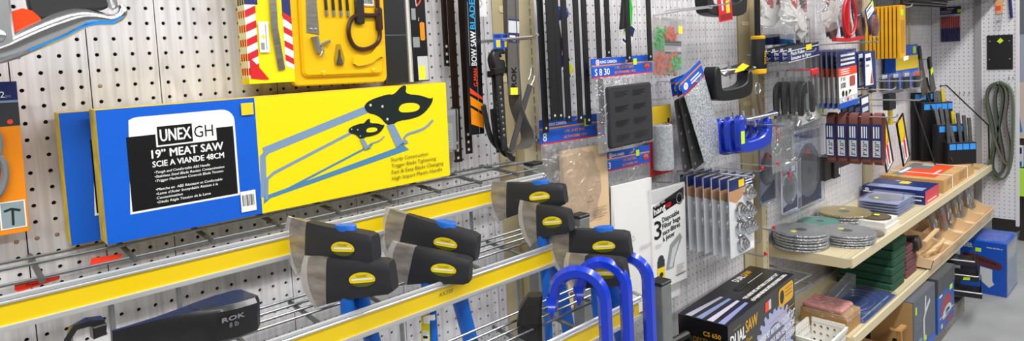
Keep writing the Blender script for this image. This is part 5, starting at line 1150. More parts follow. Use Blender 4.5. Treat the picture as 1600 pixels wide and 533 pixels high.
# circular saw blade packs on the board
SHEEN = M('blade_steel', 'aeb2b8', .28, .9, var=.12, scale=10)
def blade_pack(name_l, x, y, z, w_, h_, r_, base, mat, roll=0):
    fr = wall_fr(x, y, z, roll)
    t = thing('saw_blade_pack', name_l, 'blister pack', (x + w_ / 2, y, z), 'circular saw blade packs')
    m = MB(); m.poly(fr, rrect(0, 0, w_, h_, .3, 3), -.1, 0); b = m.build('backing_card', base, t)
    add_print(b, fr, [('r', .5, h_ - 2.0, w_ - .5, h_ - .5, NAVY), ('t', 'ROK', .8, h_ - 1.6, .7, WHITE, {'bold': .02}), ('e', .9, h_ - 3.2, .5, .6, LGREY), ('p', [(0.3, .3), (w_ - .3, .3), (w_ - .3, h_ * .3), (.3, h_ * .12)], NAVY), ('r', w_ - 2.2, h_ - 1.7, w_ - .9, h_ - .8, LGREY)])
    cv = h_ * .46
    for k, rr in enumerate((r_, r_ * .82, r_ * .64)):
        m = MB(); n = 40 if k == 0 else 28
        pts = [((rr if (k or i % 2 == 0) else rr * .95) * cos(2 * pi * i / n), (rr if (k or i % 2 == 0) else rr * .95) * sin(2 * pi * i / n)) for i in range(n)]
        m.poly(fr.at(w_ / 2, cv, .08 + .12 * k), pts, 0, .08); m.build('saw_blade' if k == 0 else 'blister_step', mat if k == 0 else BLISTER, t)
    m = MB(); m.lathe(fr.at(w_ / 2, cv, .15), [(.6, 0), (.6, .12), (.25, .13)], 16); m.build('arbor', DARKSTEEL, t)
    m = MB(); m.poly(fr.at(w_ / 2 - .5, cv + r_ * .5), rrect(0, 0, .8, 1.4, .1), .16, .2); m.build('sticker', REDO, t)
    m = MB(); m.poly(fr, rrect(-.1, -.15, w_ + .1, h_ + .15, .4, 3), .02, .55, 0, .15); m.build('shell', BLISTB, t)
blade_pack('large clear-fronted saw blade pack with red sticker, highest of the three', 99.2, -3.0, -33.0, 11.2, 13.2, 4.6, M('pack_pale', 'd6dae0', .4), SHEEN)
blade_pack('small clear-fronted saw blade pack between the other two', 89.6, -5.4, -31.2, 5.6, 7.8, 2.4, M('pack_pale'), SHEEN)
blade_pack('clear-fronted saw blade pack next to the slotted upright', 84.4, -4.6, -28.8, 5.0, 10.6, 2.3, M('pack_blue_grey', '5a6a92', .4), M('blade_dark', '6c7076', .3, .9))
for (x, z, ln, s, tm) in ((104.6, -19.6, 5.0, 'large saw blade pack', None), (92.4, -23.2, 7.0, 'small saw blade pack', None), (84.6, -22.9, 7.0, 'saw blade pack by the upright', RED), (88.4, -33.4, 4.5, 'empty row beside the shelf', RED), (80.0, -22.9, 7.0, 'gap left of the second upright', RED), (82.4, -35.6, 6, 'corner under the blue clamp', RED)):
    hook(x, z, ln, 'peg hook at the ' + s + (' with red tip' if tm else ''), tipmat=tm)
t = thing('screw_bag', 'clear bag of small zinc fittings beside the blue C-clamps', 'bag', (87.4, -6.8, -23.6))
fr = wall_fr(83.2, -7.0, -16.8, 1)
film_bag(t, fr, 7.6, 7.0, .9, CRINKLE, 61)
rnd = random.Random(3)
for k in range(14):
    m = MB(); u, v, a = rnd.uniform(.8, 6.8), rnd.uniform(-6.4, -3), rnd.uniform(0, 3); m.tube([fr.pt(u, v, 0), fr.pt(u + cos(a), v + sin(a), .2)], .14, 6); m.build('screw', M('green_zinc', 'a9b8b0', .3, .9), t)
m = MB(); m.poly(fr.at(1.2, -2.4, .1), [(0, 0), (.7, 0), (.6, 2), (.1, 2)], 0, .2); m.build('red_card', M('brick_red', 'a8482e', .5), t)
fr = wall_fr(97.0, -4.3, -19.0, 4)
card('white_carton', 'small white carton with black and yellow end above the large saw blade pack', 'box', fr, 10.6, 2.2, 2.0, WHITE, [('r', 0, 0, 1.4, 2.2, BLACKP), ('r', 1.4, 0, 1.75, 2.2, M('card_yellow'))], bev=.05)
fr = wall_fr(106.0, -5.0, -17.5, 0); card('price_flag', 'lime price flag by the white carton', 'tag', fr, .9, 1.4, .04, TAGG)
fr = wall_fr(108.2, -2.0, -22.6, 3); card('grey_hang_card', 'pale grey card with lime label behind the sanding belts', 'card', fr, 5.4, 5.0, .08, LGREY, [('r', 1.8, .5, 2.9, 1.5, TAGG), ('p', [(.5, 3.2), (2.0, 3.9), (2.4, 3.4)], REDO), ('r', .4, 2.2, 4.8, 2.3, GREY)])
for i in range(2):
    fr = wall_fr(109.6 + i * 2.9, -4.0 - i * .4, -29.6, 0)
    card('rasp_box', ('narrow black box under the sanding belts, left one', 'narrow black box with navy side under the sanding belts, right one')[i], 'box', fr, 2.6, 4.2, 1.8, M('box_brown_black', '2a2220', .5), [('r', 1.7, .3, 2.5, 4.0, NAVY), ('r', 1.9, .5, 2.4, 1.6, WHITE)] if i else (), 'narrow black boxes', bev=.06)
t = thing('wire_brush', 'dark bristle strip hanging below the sanding belts', 'brush', (120, -3, -28))
m = MB(); m.box(Fr((0, 0, 0)), 113.8, 126.2, -27.0, -26.0, 2.2, 3.4, 0, .1); m.build('brush_back', M('dark_wood', '3a2a22', .6), t)
m = MB()
for k in range(30): m.tube([(114.1 + k * .4, -2.8, -27.0), (114.1 + k * .4 + .1, -2.9, -28.8)], .08, 5)
m.build('bristles', M('bristle', '4a3a30', .6), t, kind='stuff')

# ------------------------------------------------------------------ fourth bay: yellow saw packs, blue box, clear packs, leaning cards
YP = M('yellow_saw_pack', 'e2a70c', .35, var=.1, scale=30)
for i in range(9):
    y = -2.0 - .72 * i; fr = wall_fr(137.2, y, -9.5, -1)
    card('handsaw_pack', 'yellow handsaw pack, ' + ('rearmost', 'second from the rear', 'third from the rear', 'fourth from the rear', 'fifth, in the middle', 'fourth from the front', 'third from the front', 'second from the front', 'foremost')[i] + ' of the nine', 'pack', fr, 3.6, 10.4, .45, YP, [('r', .5, 1.0, 3.0, 7.5, M('pack_gold', 'c88c08', .4)), ('r', .6, 8.4, 2.2, 9.6, TAGG)] if i == 8 else (), 'yellow handsaw packs')
hook(139, .4, 9.4, 'peg hook that carries the yellow handsaw packs')
card('white_flag', 'small white shelf flag under the yellow handsaw packs', 'tag', wall_fr(139, -7.9, -10.1, 3), 3.0, .8, .04, WHITE)
fr = wall_fr(146.0, -5.0, -9.0, 0)
o = card('blue_rasp', 'blue-handled rasp in clear sleeve beside the yellow handsaw packs', 'rasp', fr, 3.2, 9.0, .5, M('rasp_blue', '3a78c0', .4), [('r', .3, .3, 2.9, 4.2, M('rasp_pale', '86aed0', .4)), ('r', .2, 8.2, 1.4, 9.0, TAGG)], pts=[(0, 0), (3.2, 0), (3.0, 4.6), (2.2, 6.0), (2.2, 9), (.8, 9), (.8, 6.0), (.2, 4.6)])
t = thing('saw_carton_blue', 'blue carton with a wide yellow band in the corner bay', 'carton', (160, -2, -16))
fr = wall_fr(151.0, -3.0, -16.6, 0)
m = MB(); m.box(fr, 0, 16.0, 0, 9.4, -2.2, 0, 0, .08); b = m.build('carton_body', BLUE, t)
add_print(b, fr, [('r', 0, 4.0, 15.9, 7.0, M('card_yellow')), ('r', 12.2, 7.4, 14.5, 9, TAGG)])
for i, (x, z, ln, r_) in enumerate(((171.5, -18.5, 11.5, 21), (176.5, -18.5, 8.5, 20))):
    fr = wall_fr(x, -3.0 - i * .5, z, r_)
    t = thing('carpenters_saw', ('broad grey-brown saw blade hanging in the corner', 'dark saw blade with lime label near the end panel')[i], 'saw', (x, -3, z), 'dark saws in the corner')
    m = MB(); m.poly(fr, [(-2.2, -1), (2.4, -1), (1.3, ln - 3), (.6, ln - 1), (-.6, ln - 1)], -.1, .1); m.build('blade', M('saw_taupe', '5d574f', .5, .4, var=.15, scale=20), t)
    m = MB(); m.poly(fr, rrect(-.9, ln - 3.0, .9, ln, .5), -.3, .3, 0, .12); m.build('handle', BLACK, t)
    if i == 1: add_print(t, fr.at(0, 0, .31), [('r', -1.1, ln - 4.2, 1.1, ln - 2.8, TAGG)], 'price_label')
    hook(x - (ln - 1) * .35, z + ln - 1, 3.4, 'peg hook that carries the ' + ('broad grey-brown saw', 'dark saw with lime label')[i])
fr = wall_fr(160.5, -1.6, -8, 1); card('yellow_level', 'thin yellow and black straight edge hanging in the corner', 'straight edge', fr, 1.4, 12, .3, M('dull_gold', '9a7a10', .5), [('r', .2, 0, .5, 12, BLACKP)])
fr = wall_fr(167.8, -1.0, -8, 0); card('cream_rule', 'narrow cream measuring rule on the corner board', 'rule', fr, 1.2, 14, .15, M('cream_rule_paint', 'cfc298', .5), [('r', .2, .6 * k, .8, .6 * k + .1, BLACKP) for k in range(22)])
for i in range(5):
    x = 128.5 + i * 3.6; y = -5.0 - .9 * i; fr = wall_fr(x, y, -16.0, 0)
    t = thing('drill_bit_pack', 'clear pack of black drill bits below the yellow handsaws, ' + ('first', 'second', 'third', 'fourth', 'last')[i] + ' from the left', 'pack', (x + 1.5, y, -16), 'clear drill bit packs')
    m = MB(); m.poly(fr, rrect(0, 0, 3.4, 3.6, .2), -.5, .5, 0, .1); m.build('shell', BLISTER, t)
    for k in range(3):
        m = MB(); m.tube([fr.pt(.6 + k * 1.0, .3, 0), fr.pt(.7 + k * 1.0, 2.6, 0)], .35, 8); m.build('bit', BLACK, t)
    m = MB(); m.box(fr, .3, 3.0, 2.7, 3.4, .1, .2); m.build('paper_insert', LGREY if i != 4 else REDO, t)
m = MB(); m.poly(wall_fr(134.5, -6.0, -19.6, 0), rrect(0, 0, 4.0, 3.2, .2), -.6, .6, 0, .1); m.build('black_socket_box', BLACK, None, 'small black box below the drill bit packs', 'box')
for (x, z, ln, s) in ((131, -13.6, 13, 'upper wire of the drill bit packs'), (131, -17.2, 13, 'lower wire under the drill bit packs')): hook(x, z, ln, 'long wire hook, ' + s, r=.13)
for i, (x, z) in enumerate(((138.0, -32.6), (146.6, -32.6))):
    fr = wall_fr(x, -5.0 - i * .6, z, 24)
    card('putty_knife_card', ('leaning yellow and white card with red streak, left of the pair', 'leaning yellow and white card with red streak, right of the pair')[i], 'card', fr, 4.6, 10.4, .3, BLACKP, [('r', .4, .3, 3.6, 5.4, WHITE), ('r', .4, 5.4, 3.6, 10.2, M('card_yellow')), ('p', [(1.8, 1.0), (2.6, .8), (3.0, 5.0), (1.8, 5.4)], RED), ('p', [(1.0, 5.2), (3.4, 6.4), (3.4, 5.2)], ORANGE), ('r', .7, .8, 1.3, 4.8, GREY)], 'leaning yellow cards')
t = thing('yellow_driver', 'thin yellow stick hanging under the drill bit packs', 'stick', (140.3, -5, -23)); m = MB(); m.tube([(140.3, -5, -19), (140.3, -5, -23)], [.4, .5], 8); m.build('shaft', M('dull_yellow', 'c8b020', .4), t)

# stepped display stand with blue labels
t = thing('display_stand', 'stepped black counter display with blue labels holding files and chisels', 'display stand', (171, -5, -35.2))
U = Vector((.722, -.692, 0)); V3 = Vector((0, 0, 1)); SB = M('stand_black', '121214', .5); LBL = M('label_blue', '3a9af0', .4)
def step(o, u0, u1, z0, z1, d, lab):
    fr = Fr(o, U, V3); m = MB(); m.box(fr, u0, u1, z0 - o[2], z1 - o[2], -d, 0, 0, .06); b = m.build('tier', SB, t)
    for a, b_ in lab:
        q = MB(); q.box(fr, a, b_, z1 - o[2] - 1.7, z1 - o[2] - .35, 0, .04); lb = q.build('blue_label', LBL, b)
        add_print(lb, fr, [('r', a + .1, z1 - o[2] - 1.6, b_ - .1, z1 - o[2] - .45, M('label_blue2', '2f8ae4', .4)), ('r', a + .2, z1 - o[2] - .8, b_ - .2, z1 - o[2] - .65, WHITE), ('r', a + .2, z1 - o[2] - 1.3, b_ - .5, z1 - o[2] - 1.15, NAVY)], n0=.05) if False else None
    return fr
f1 = step((170.6, -.9, -35.25), 0, 7.0, -35.25, -18.9, 1.0, [(.5, 1.7), (1.8, 3.0), (4.2, 5.3), (5.5, 6.6)])
f2 = step((170.0, -2.9, -35.25), 0, 7.2, -35.25, -21.2, 2.0, [(.5, 1.8), (1.9, 3.2), (3.3, 4.6), (4.7, 5.9), (6.1, 7.1)])
f3 = step((168.7, -6.4, -35.25), 0, 6.0, -35.25, -26.2, 2.2, [(.3, 1.6), (1.8, 3.0), (3.2, 4.4), (4.7, 5.8)])
f4 = step((168.3, -8.5, -35.25), 0, 6.4, -35.25, -30.2, 2.2, [(.3, 1.7), (1.9, 3.2), (3.4, 4.7), (4.9, 6.2)])
for k, (ff_, u, zt, zb, mt) in enumerate([(f1, 3.6, -16.0, -19.2, 0), (f1, 4.4, -15.4, -19.2, 0), (f2, 4.9, -18.6, -23, 0), (f2, 5.8, -18.2, -23, 1), (f2, 3.9, -18.9, -23, 0), (f3, 1.0, -22.6, -27, 0), (f3, 2.0, -22.3, -27, 0), (f3, 3.1, -22.8, -27, 0), (f3, 4.4, -23.3, -27, 1), (f4, .8, -25.6, -31, 0), (f4, 2.0, -26.2, -31, 0), (f4, 3.6, -23.6, -31, 0), (f4, 4.8, -24.2, -31, 0), (f4, 5.8, -24.8, -31, 0)]):
    m = MB(); p0 = ff_.O; a = Vector((ff_.pt(u, 0, -1.0).x, ff_.pt(u, 0, -1.0).y, zb)); b = Vector((a.x + .5, a.y + .9 - .15 * (k % 5), zt)); m.bar([a, b], .75, .3, U)
    m.build('steel_file', M('file_grey', '6e7074', .4, .8, var=.15, scale=30) if not mt else M('dull_yellow'), None, 'flat steel file standing in the display stand, ' + ('top tier left', 'top tier right', 'second tier middle', 'second tier yellow end', 'second tier left', 'third tier first', 'third tier second', 'third tier third', 'third tier yellow end', 'lowest tier first', 'lowest tier second', 'lowest tier tallest', 'lowest tier fourth', 'lowest tier last')[k], 'file', 'files in the display stand')
def onp(u, z, n): return tuple(Vector((f2.pt(u, 0, n).x, f2.pt(u, 0, n).y, z)))
for (pts) in ([(169.4, -1.2, -20.4), (167.0, -6.2, -35.3)], [(172.2, -3.2, -19.0), (168.6, -9.2, -34.6)], [(175.4, -5.2, -17.6), (176.2, -6.4, -17.4), (178.4, -14.2, -27.0), (178.4, -14.3, -35)]):
    m = MB(); m.tube(pts, .17, 8); m.build('wire_arm', M('black_wire', '2b2b2e', .3, .6), t)

# ------------------------------------------------------------------ goods on the end panels
fr = Fr((189.9, -2.0, -7.6), (0, -1, 0), (0, 0, 1))
o = card('chisel_set_card', 'card of ten red and navy handled files on the end panel', 'card', fr, 4.5, 9.3, .1, LGREY, [('r', 0, 7.4, 4.5, 9.3, NAVY), ('r', 1.5, 8.7, 3.0, 8.9, TAGO), ('r', .2, 8.2, 2.6, 8.3, WHITE), ('r', .2, 7.8, 2.4, 7.9, WHITE), ('r', 3.7, 7.7, 4.5, 8.5, TAGG)])
for k in range(9):
    u = .35 + k * .47
    m = MB(); m.tube([fr.pt(u, 3.9, .15), fr.pt(u, 6.8, .15)], .2, 8); m.build('red_grip', M('faded_red_grip', 'a84a50', .5), o)
    m = MB(); m.tube([fr.pt(u, .5, .15), fr.pt(u, 3.9, .15)], .2, 8); m.build('navy_shank', M('navy_grip', '22285e', .5), o)
fr = Fr((189.8, -11.8, -14.5), (0, -1, 0), (0, 0, 1))
o = card('black_plate', 'black square plate with lime diamond label on the end panel', 'plate', fr, 5.1, 8.4, .15, M('black_plate_board', '101012', .5), [('p', [(2.0, 6.9), (2.7, 7.7), (3.3, 7.0), (2.6, 6.3)], TAGG)], pname='price_label')
for (u, v) in ((.5, 2.5), (4.5, 2.5), (.6, 7.0), (4.4, 6.9)):
    m = MB(); m.lathe(fr.at(u, v, 0), [(.17, 0), (.15, .08), (.05, .1)], 10); m.build('screw', ZINC, o)
t = thing('hanging_belts', 'long green and brown sanding belts hanging in a loop on the end panel', 'sanding belts', (188.6, -14.4, -41.8))
for k, (mt, pts) in enumerate(((M('belt_green', '53614c', .8), [(-14.6, -17.4), (-16.6, -18.6), (-17.2, -22), (-17.1, -30), (-16.9, -37), (-15.8, -40.8), (-14.4, -41.6), (-12.9, -40.4), (-12.4, -37), (-13.6, -31), (-12.6, -25), (-11.8, -20.5), (-12.8, -18), (-14.6, -17.4)]),
                        (M('belt_taupe', '6a6258', .8), [(-14.3, -17.6), (-12.2, -19), (-11.9, -23), (-13.0, -29), (-14.2, -34), (-16.2, -38.6), (-16.6, -33), (-15.4, -27), (-16.2, -21), (-15.6, -18.4), (-14.3, -17.6)]),
                        (M('belt_olive', '4c5446', .8), [(-14.2, -18.0), (-15.4, -20), (-14.6, -27), (-13.4, -34), (-12.8, -39), (-14.2, -40.9), (-15.6, -38), (-14.4, -30), (-13.4, -22), (-14.2, -18.0)]))):
    m = MB(); m.bar([(188.4 + .25 * k, p[0], p[1]) for p in smooth2(pts, 2, False)], 1.8, .42, (1, 0, 0)); m.build('belt_loop', mt, t)
m = MB(); m.tube([(190.2, -14.4, -17.9), (187.4, -14.4, -17.9), (187.2, -14.4, -17.4)], .12, 8); m.build('peg_hook', CHROME, None, 'peg hook that carries the green sanding belts', 'hook', 'peg hooks on the board')
fr = Fr((189.7, -13.4, -4.6), (0, -1, 0), (0, 0, 1))
o = card('knife_pack', 'clear pack with orange tag hanging at the top of the end panel', 'pack', fr, 1.8, 7.5, .3, M('pale_wood_card', 'd8a878', .5), [('r', .2, 4.4, 1.2, 5.6, REDO)], pts=[(.3, 3.6), (1.5, 3.6), (1.8, 7.5), (0, 7.5)])
m = MB(); m.poly(fr, [(.2, 0), (1.2, -.3), (1.6, 3.8), (.2, 3.8)], -.3, .3, 0, .1); m.build('shell', BLISTER, o)
t = thing('small_pliers', 'small navy tool hanging beside the clear pack on the end panel', 'tool', (189.6, -16.6, -3)); m = MB(); m.tube([(189.6, -16.3, 4), (189.6, -16.7, -2.2)], [.35, .3], 8); m.build('grip', NAVY, t)
for k in range(8):
    y, z = ((-2.2, -18.4), (-3.2, -18.4), (-5.2, -20.3), (-6.2, -20.3), (-7.2, -20.3), (-8.2, -20.3), (-16.2, -16.6), (-17.0, -16.6))[k]
    m = MB(); m.tube([(190.1, y, z), (189.3, y, z), (189.2, y, z + .3)], .1, 6); m.build('peg_stub', ZINC, None, 'short peg stub on the end panel, ' + ('far left of the upper pair', 'right of the upper pair', 'first of the row of four', 'second of the row of four', 'third of the row of four', 'last of the row of four', 'left above the hanging belts', 'right above the hanging belts')[k], 'peg', 'short peg stubs')
for k in range(3):
    m = MB(); m.tube([(143, -6 - k * 1.5, 1.2 + .4 * k), (186 - 6 * k, -4 - k * 1.6, 1.6 + .3 * k)], .22, 6); m.build('black_rod', BLACK, None, 'long black rod lying across the top of the corner bay, ' + ('lowest', 'middle', 'highest')[k], 'rod', 'black rods')

# ================================================================== goods on the upper shelf (deck at -38)
def blade_disc(x, y, z, r_, t_, face, label, group, rim=None, teeth=36, tag=None, film=True):
    fr = Fr((x, y, z), (1, 0, 0), (0, 1, 0)); tt = thing('wrapped_saw_disc', label, 'saw blade', (x, y, z), group)
    m = MB(); pts = []
    for k in range(teeth):
        for (a, q) in ((0, 1.0), (.55, 1.0), (.8, .93)): th_ = 2 * pi * (k + a) / teeth; pts.append((r_ * q * cos(th_), r_ * q * sin(th_)))
    m.poly(fr, pts, 0.02, t_ * .55); d = m.build('disc', face, tt)
    m = MB(); m.lathe(fr.at(0, 0, t_ * .55), [(r_ * .22, 0), (r_ * .2, .02), (.35, .02)], 20); m.build('label_ring', rim or BLACKP, d)
    m = MB(); m.lathe(fr.at(0, 0, t_ * .55), [(.3, 0), (.28, .03)], 12); m.build('arbor_hole', BLACKP, d)
    if tag: add_print(d, fr.at(0, 0, t_ * .56), [('p', [(tag[0], tag[1]), (tag[0] + 1.0, tag[1] + .1), (tag[0] + .9, tag[1] + .9), (tag[0] - .1, tag[1] + .8)], tag[2])], 'price_label', .02)
    if film:
        m = MB(); m.lathe(fr, [(r_ * 1.04, .01), (r_ * 1.06, t_ * .3), (r_ * 1.03, t_ * .7), (r_ * .9, t_ * .75)], 30); m.build('film', clear('wrap_film', amount=.08, rough=.1, haze=.1, bump=.4, scale=60), tt)
    return tt
GM = M('blade_grey', 'b4b7bc', .3, .7, var=.2, scale=14); GOLDM = M('blade_gold', 'c4ad4c', .35, .7, var=.2, scale=12); TEALM = M('blade_teal', '22a595', .35, .3, var=.15, scale=12); BRNM = M('blade_bronze', '7a6a50', .4, .6, var=.15, scale=14)
def stack(n, x, y, r_, dz, mats, what, group, tag, jit=.15, seed=0):
    rnd = random.Random(seed)
    for k in range(n):
        pos = ('bottom' if k == 0 else 'top' if k == n - 1 else ('second', 'third', 'fourth', 'fifth', 'sixth')[k - 1] + ' from the bottom')
        blade_disc(x + rnd.uniform(-jit, jit), y + rnd.uniform(-jit, jit), -38 + .02 + k * dz, r_, dz, mats[-1] if k == n - 1 else mats[0], '%s, %s of %d' % (what, pos, n), group, tag=tag if k == n - 1 else None)
stack(6, 98.2, -4.4, 4.0, .46, [GM], 'wrapped grey saw blade by the upright', 'left grey blade stack', (-2.2, 0, TAG), seed=1)
stack(4, 107.8, -3.5, 3.0, .5, [TEALM], 'wrapped teal saw blade', 'teal blade stack', None, seed=2)
stack(5, 104.4, -9.1, 4.0, .4, [GM], 'wrapped grey saw blade near the shelf lip', 'front grey blade stack', (0.0, .6, TAG), seed=3)
stack(5, 115.4, -4.7, 4.1, .46, [GM, GOLDM], 'wrapped saw blade in the gold-topped stack', 'gold-topped blade stack', (1.2, .4, TAG), seed=4)
blade_disc(110.4, -10.2, -37.98, 2.5, .5, BRNM, 'small bronze blade lying behind the front grey stack', 'small blades')
t = thing('white_box', 'flat white carton with a bronze blade lying on it', 'box', (116.5, -10, -38))
for k in range(2):
    m = MB(); m.box(Fr((0, 0, 0)), 112.8 + .3 * k, 119.6, -38 + .78 * k, -37.25 + .78 * k, 7.0, 12.4 - .3 * k, 0, .04); m.build('box_layer', M('white_board', 'dcdad4', .6), t)
blade_disc(116.4, -9.6, -36.42, 2.4, .4, BRNM, 'bronze saw blade lying on the flat white carton', 'small blades', tag=(.4, -.4, TAG), film=False)
for k in range(5):
    zb = -38 + k * .52; f = Fr((124.6 + .15 * (k % 2), -10.9, zb), (1, 0, 0), (0, 1, 0))
    t = thing('blade_clamshell', 'blue-tinted clamshell blade pack, ' + ('bottom', 'second from the bottom', 'middle', 'second from the top', 'top')[k] + ' of its pile', 'blister pack', (129.5, -7.5, zb), 'clamshell pile')
    m = MB(); m.poly(f, rrect(0, 0, 10.0, 7.2, .5), 0, .48, 0, .1); m.build('shell', BLISTB, t)
    m = MB(); m.poly(f, rrect(.3, .3, 9.7, 6.9, .3), .05, .14); m.build('insert_card', M('insert_blue', 'a4aed0', .4), t)
    m = MB(); m.lathe(f.at(5, 3.6, .15), [(3.0, 0), (3.0, .08), (.4, .1)], 28); m.build('disc', GM, t)
add_print(t, f.at(0, 0, .49), [('r', 2.0, 4.2, 3.0, 4.8, TAG)], 'price_label')
t = thing('sanding_disc_box', 'navy carton with white stripes and a red end', 'box', (141, -6, -38))
fr = Fr((136.4, -.8, -38), (0, -1, 0), (0, 0, 1))
m = MB(); m.box(fr, 0, 11.2, 0, 2.7, -9.4, 0, 0, .05); b = m.build('box_body', M('carton_navy', '1a2c6e', .35), t)
add_print(b, fr, [('r', .2, 1.5, 11, 1.7, WHITE), ('r', 1.0, .7, 10.6, .95, WHITE), ('r', 1.0, .35, 8.0, .5, LGREY), ('e', .9, 2.0, .4, .4, LGREY)])
add_print(b, Fr((136.4, -12, -38)), [('r', .05, .05, 9.35, 2.65, M('carton_red', 'd64050', .4)), ('r', 1.5, .4, 7.5, .6, WHITE)], 'print')
add_print(b, Fr((136.4, -12, -35.3), (1, 0, 0), (0, 1, 0)), [('r', .4, .6, 3.4, 10.6, M('carton_pale', '8fa0c8', .4)), ('r', 5.6, 4.4, 8.0, 6.2, TAGO), ('t', 'ROK', 8.6, 5, .9, WHITE, {'rot': pi / 2})], 'print')
t = thing('strapped_carton', 'flat brown cardboard carton with orange label and white straps', 'carton', (165, -6, -38))
cb = Fr((149.0, -.4, -38), (0, -1, 0), (0, 0, 1))
m = MB(); m.box(cb, 0, 11.7, .01, 2.7, -25.6, 0, 0, .04); b = m.build('carton_body', CARD, t)
tp = Fr((149.0, -12.1, -35.3), (1, 0, 0), (0, 1, 0))
add_print(b, tp, [('r', 2.4, 2.2, 18.6, 8.4, M('carton_orange', 'e8501c', .5)), ('r', 2.4, 8.4, 18.6, 10.4, M('slate_print2', '6f7b84', .5)), ('r', 11.5, 5.6, 16.0, 8.2, M('slate_print2')), ('r', 16.2, 5.8, 18.4, 8.2, LGREY), ('r', .6, 9.0, 2.0, 10.0, TAGO), ('r', 6.0, 3.0, 12, 3.6, LGREY), ('r', 5.0, 9.0, 12, 9.8, WHITE)])
for k, u in enumerate((6.5, 19.0)):
    m = MB(); m.bar([(149 + u, -.5, -37.9), (149 + u, -.5, -35.25), (149 + u, -12.15, -35.25), (149 + u, -12.18, -37.9)], .45, .05, (1, 0, 0)); m.build('strap', WHITE, b)
add_print(b, Fr((149.0, -12.12, -38)), blurb(12.0, 2.2, 5, 7.0, M('brown_ink', '8a5a30', .7), .35, .1) + blurb(2.5, 2.2, 3, 3.0, M('brown_ink'), .4, .1), 'print')
fr = Fr((180.6, -12.0, -38), (1, 0, 0), (0, 0, 1)); m = MB(); m.box(fr, 0, 4, 0, .5, -6, 0); m.build('wood_offcut', M('pale_wood', 'c8a468', .6), None, 'thin wooden offcut at the far end of the upper shelf', 'offcut')

# ================================================================== goods on the lower shelf (deck at -50)
for k in range(6):
    f = Fr((117.6 + (.4 if k % 2 else 0) + .25 * k, -11.6, -50 + k * 1.42), (1, 0, 0), (0, 1, 0))
    m = MB(); m.poly(f, rrect(0, 0, 7.2, 9.2, .4), 0, 1.36, 0, .18); m.build('scouring_pad', M('pad_green', '1f4a34', .95, var=.25, scale=120, bump=.6), None, 'dark green scouring pad, ' + ('bottom', 'second from the bottom', 'third from the bottom', 'fourth from the bottom', 'fifth from the bottom', 'top')[k] + ' of the pile', 'pad', 'green scouring pads')
for k in range(4):
    f = Fr((126.6 + .3 * (k % 2), -11.4, -50 + k * 1.5), (1, 0, 0), (0, 1, 0))
    m = MB(); m.poly(f, rrect(0, 0, 6.4, 8.6, .4), 0, 1.44, 0, .18); m.build('scouring_pad', M('pad_maroon', '6a4044', .95, var=.25, scale=120, bump=.6), None, 'maroon scouring pad, ' + ('bottom', 'second from the bottom', 'third from the bottom', 'top')[k] + ' of the pile', 'pad', 'maroon scouring pads')
t = thing('large_blade_pack', 'large blue blade pack in glossy clear plastic lying on the lower shelf', 'blister pack', (111, -8.8, -50))
f = Fr((101.8, -12.4, -49.98), (1, 0, 0), (0, 1, 0))
m = MB(); m.poly(f, rrect(0, 0, 15.4, 8.4, .5), 0, .15); m.build('insert_card', M('pack_deep_blue', '14387e', .35), t)
for k, rr in enumerate((4.0, 3.0, 2.0)):
    m = MB(); m.tube([f.pt(7.6 + rr * 1.5 * cos(a), 4.2 + rr * sin(a), .3) for a in [2 * pi * i / 36 for i in range(36)]], .12, 6, closed=True); m.build('blister_ridge', BLISTB, t)
m = MB(); m.poly(f, rrect(-.3, -.2, 15.7, 8.7, .6), .02, .5, 0, .15); m.build('shell', clear('glossy_blister', amount=.05, rough=.03), t)
add_print(t, f.at(0, 0, .16), [('r', 3.4, 6.2, 11.4, 6.9, PBLUE), ('r', 1.0, .6, 14, .9, PBLUE)], 'print')
m = MB(); m.poly(Fr((103.5, -6.2, -50), (1, 0, 0), (0, 0, 1)), [(0, 0), (13, 0), (13.0, 2.6), (1.0, .8)], -1.6, 0, 0, .1); m.build('clear_tray', clear('tray_plastic', amount=.1, rough=.15, haze=.2), None, 'clear plastic tray leaning at the back of the lower shelf', 'tray')
t = thing('wrapped_box', 'brown box wrapped in crinkled clear film at the shelf end', 'box', (98.8, -8.5, -50))
m = MB(); m.box(Fr((96.2, -11.9, -50)), 0, 5.6, 0, 2.6, -7, 0, 0, .08); m.build('box_body', M('box_brown', 'a8804c', .6), t)
m = MB(); m.poly(Fr((96.6, -11.0, -47.4), (1, 0, 0), (0, 1, 0)), rrect(0, 0, 5, 6, .4), 0, .7, 0, .2); m.build('pink_pads', M('pad_pink', 'b8807a', .8, var=.2, scale=60), t)
def wrapf(a, b): 
    e = 1 - max(abs(2 * a - 1), abs(2 * b - 1)) ** 4
    return Vector((95.9 + 6.2 * a, -12.2 + 7.6 * b, -47.9 + 1.3 * e + .12 * sin(31 * a + 9 * b) + .1 * sin(23 * b - 12 * a)))
m = MB(); m.grid(22, 22, wrapf); m.build('film_wrap', FILM2, t, angle=80)
t = thing('plastic_basket', 'white perforated plastic basket before the wrapped box', 'basket', (90, -10.5, -51))
WB = M('white_basket', 'e2e0da', .5)
def basket_wall(p0, p1, z0, z1, out):
    U_ = (Vector(p1) - Vector(p0)); L = U_.length; f = Fr((p0[0], p0[1], z0), U_, (out[0], out[1], 1)); h = z1 - z0
    m = MB(); n = max(3, int(L / .8)); us = [L * i / n for i in range(n + 1)]; vs = [0, h * .28, h * .56, h * .84]
    holed(m, f, us, vs, [(us[i] + us[i + 1]) / 2 for i in range(n)], [(vs[j] + vs[j + 1]) / 2 for j in range(3)], circle(8, .22), .12)
    m.box(f, 0, L, h * .84, h, -.15, .15); return m.build('side', WB, t, smooth=False)
A_, B_, C_, D_ = (86.6, -12.6), (93.6, -12.4), (93.6, -7.6), (86.6, -7.8)
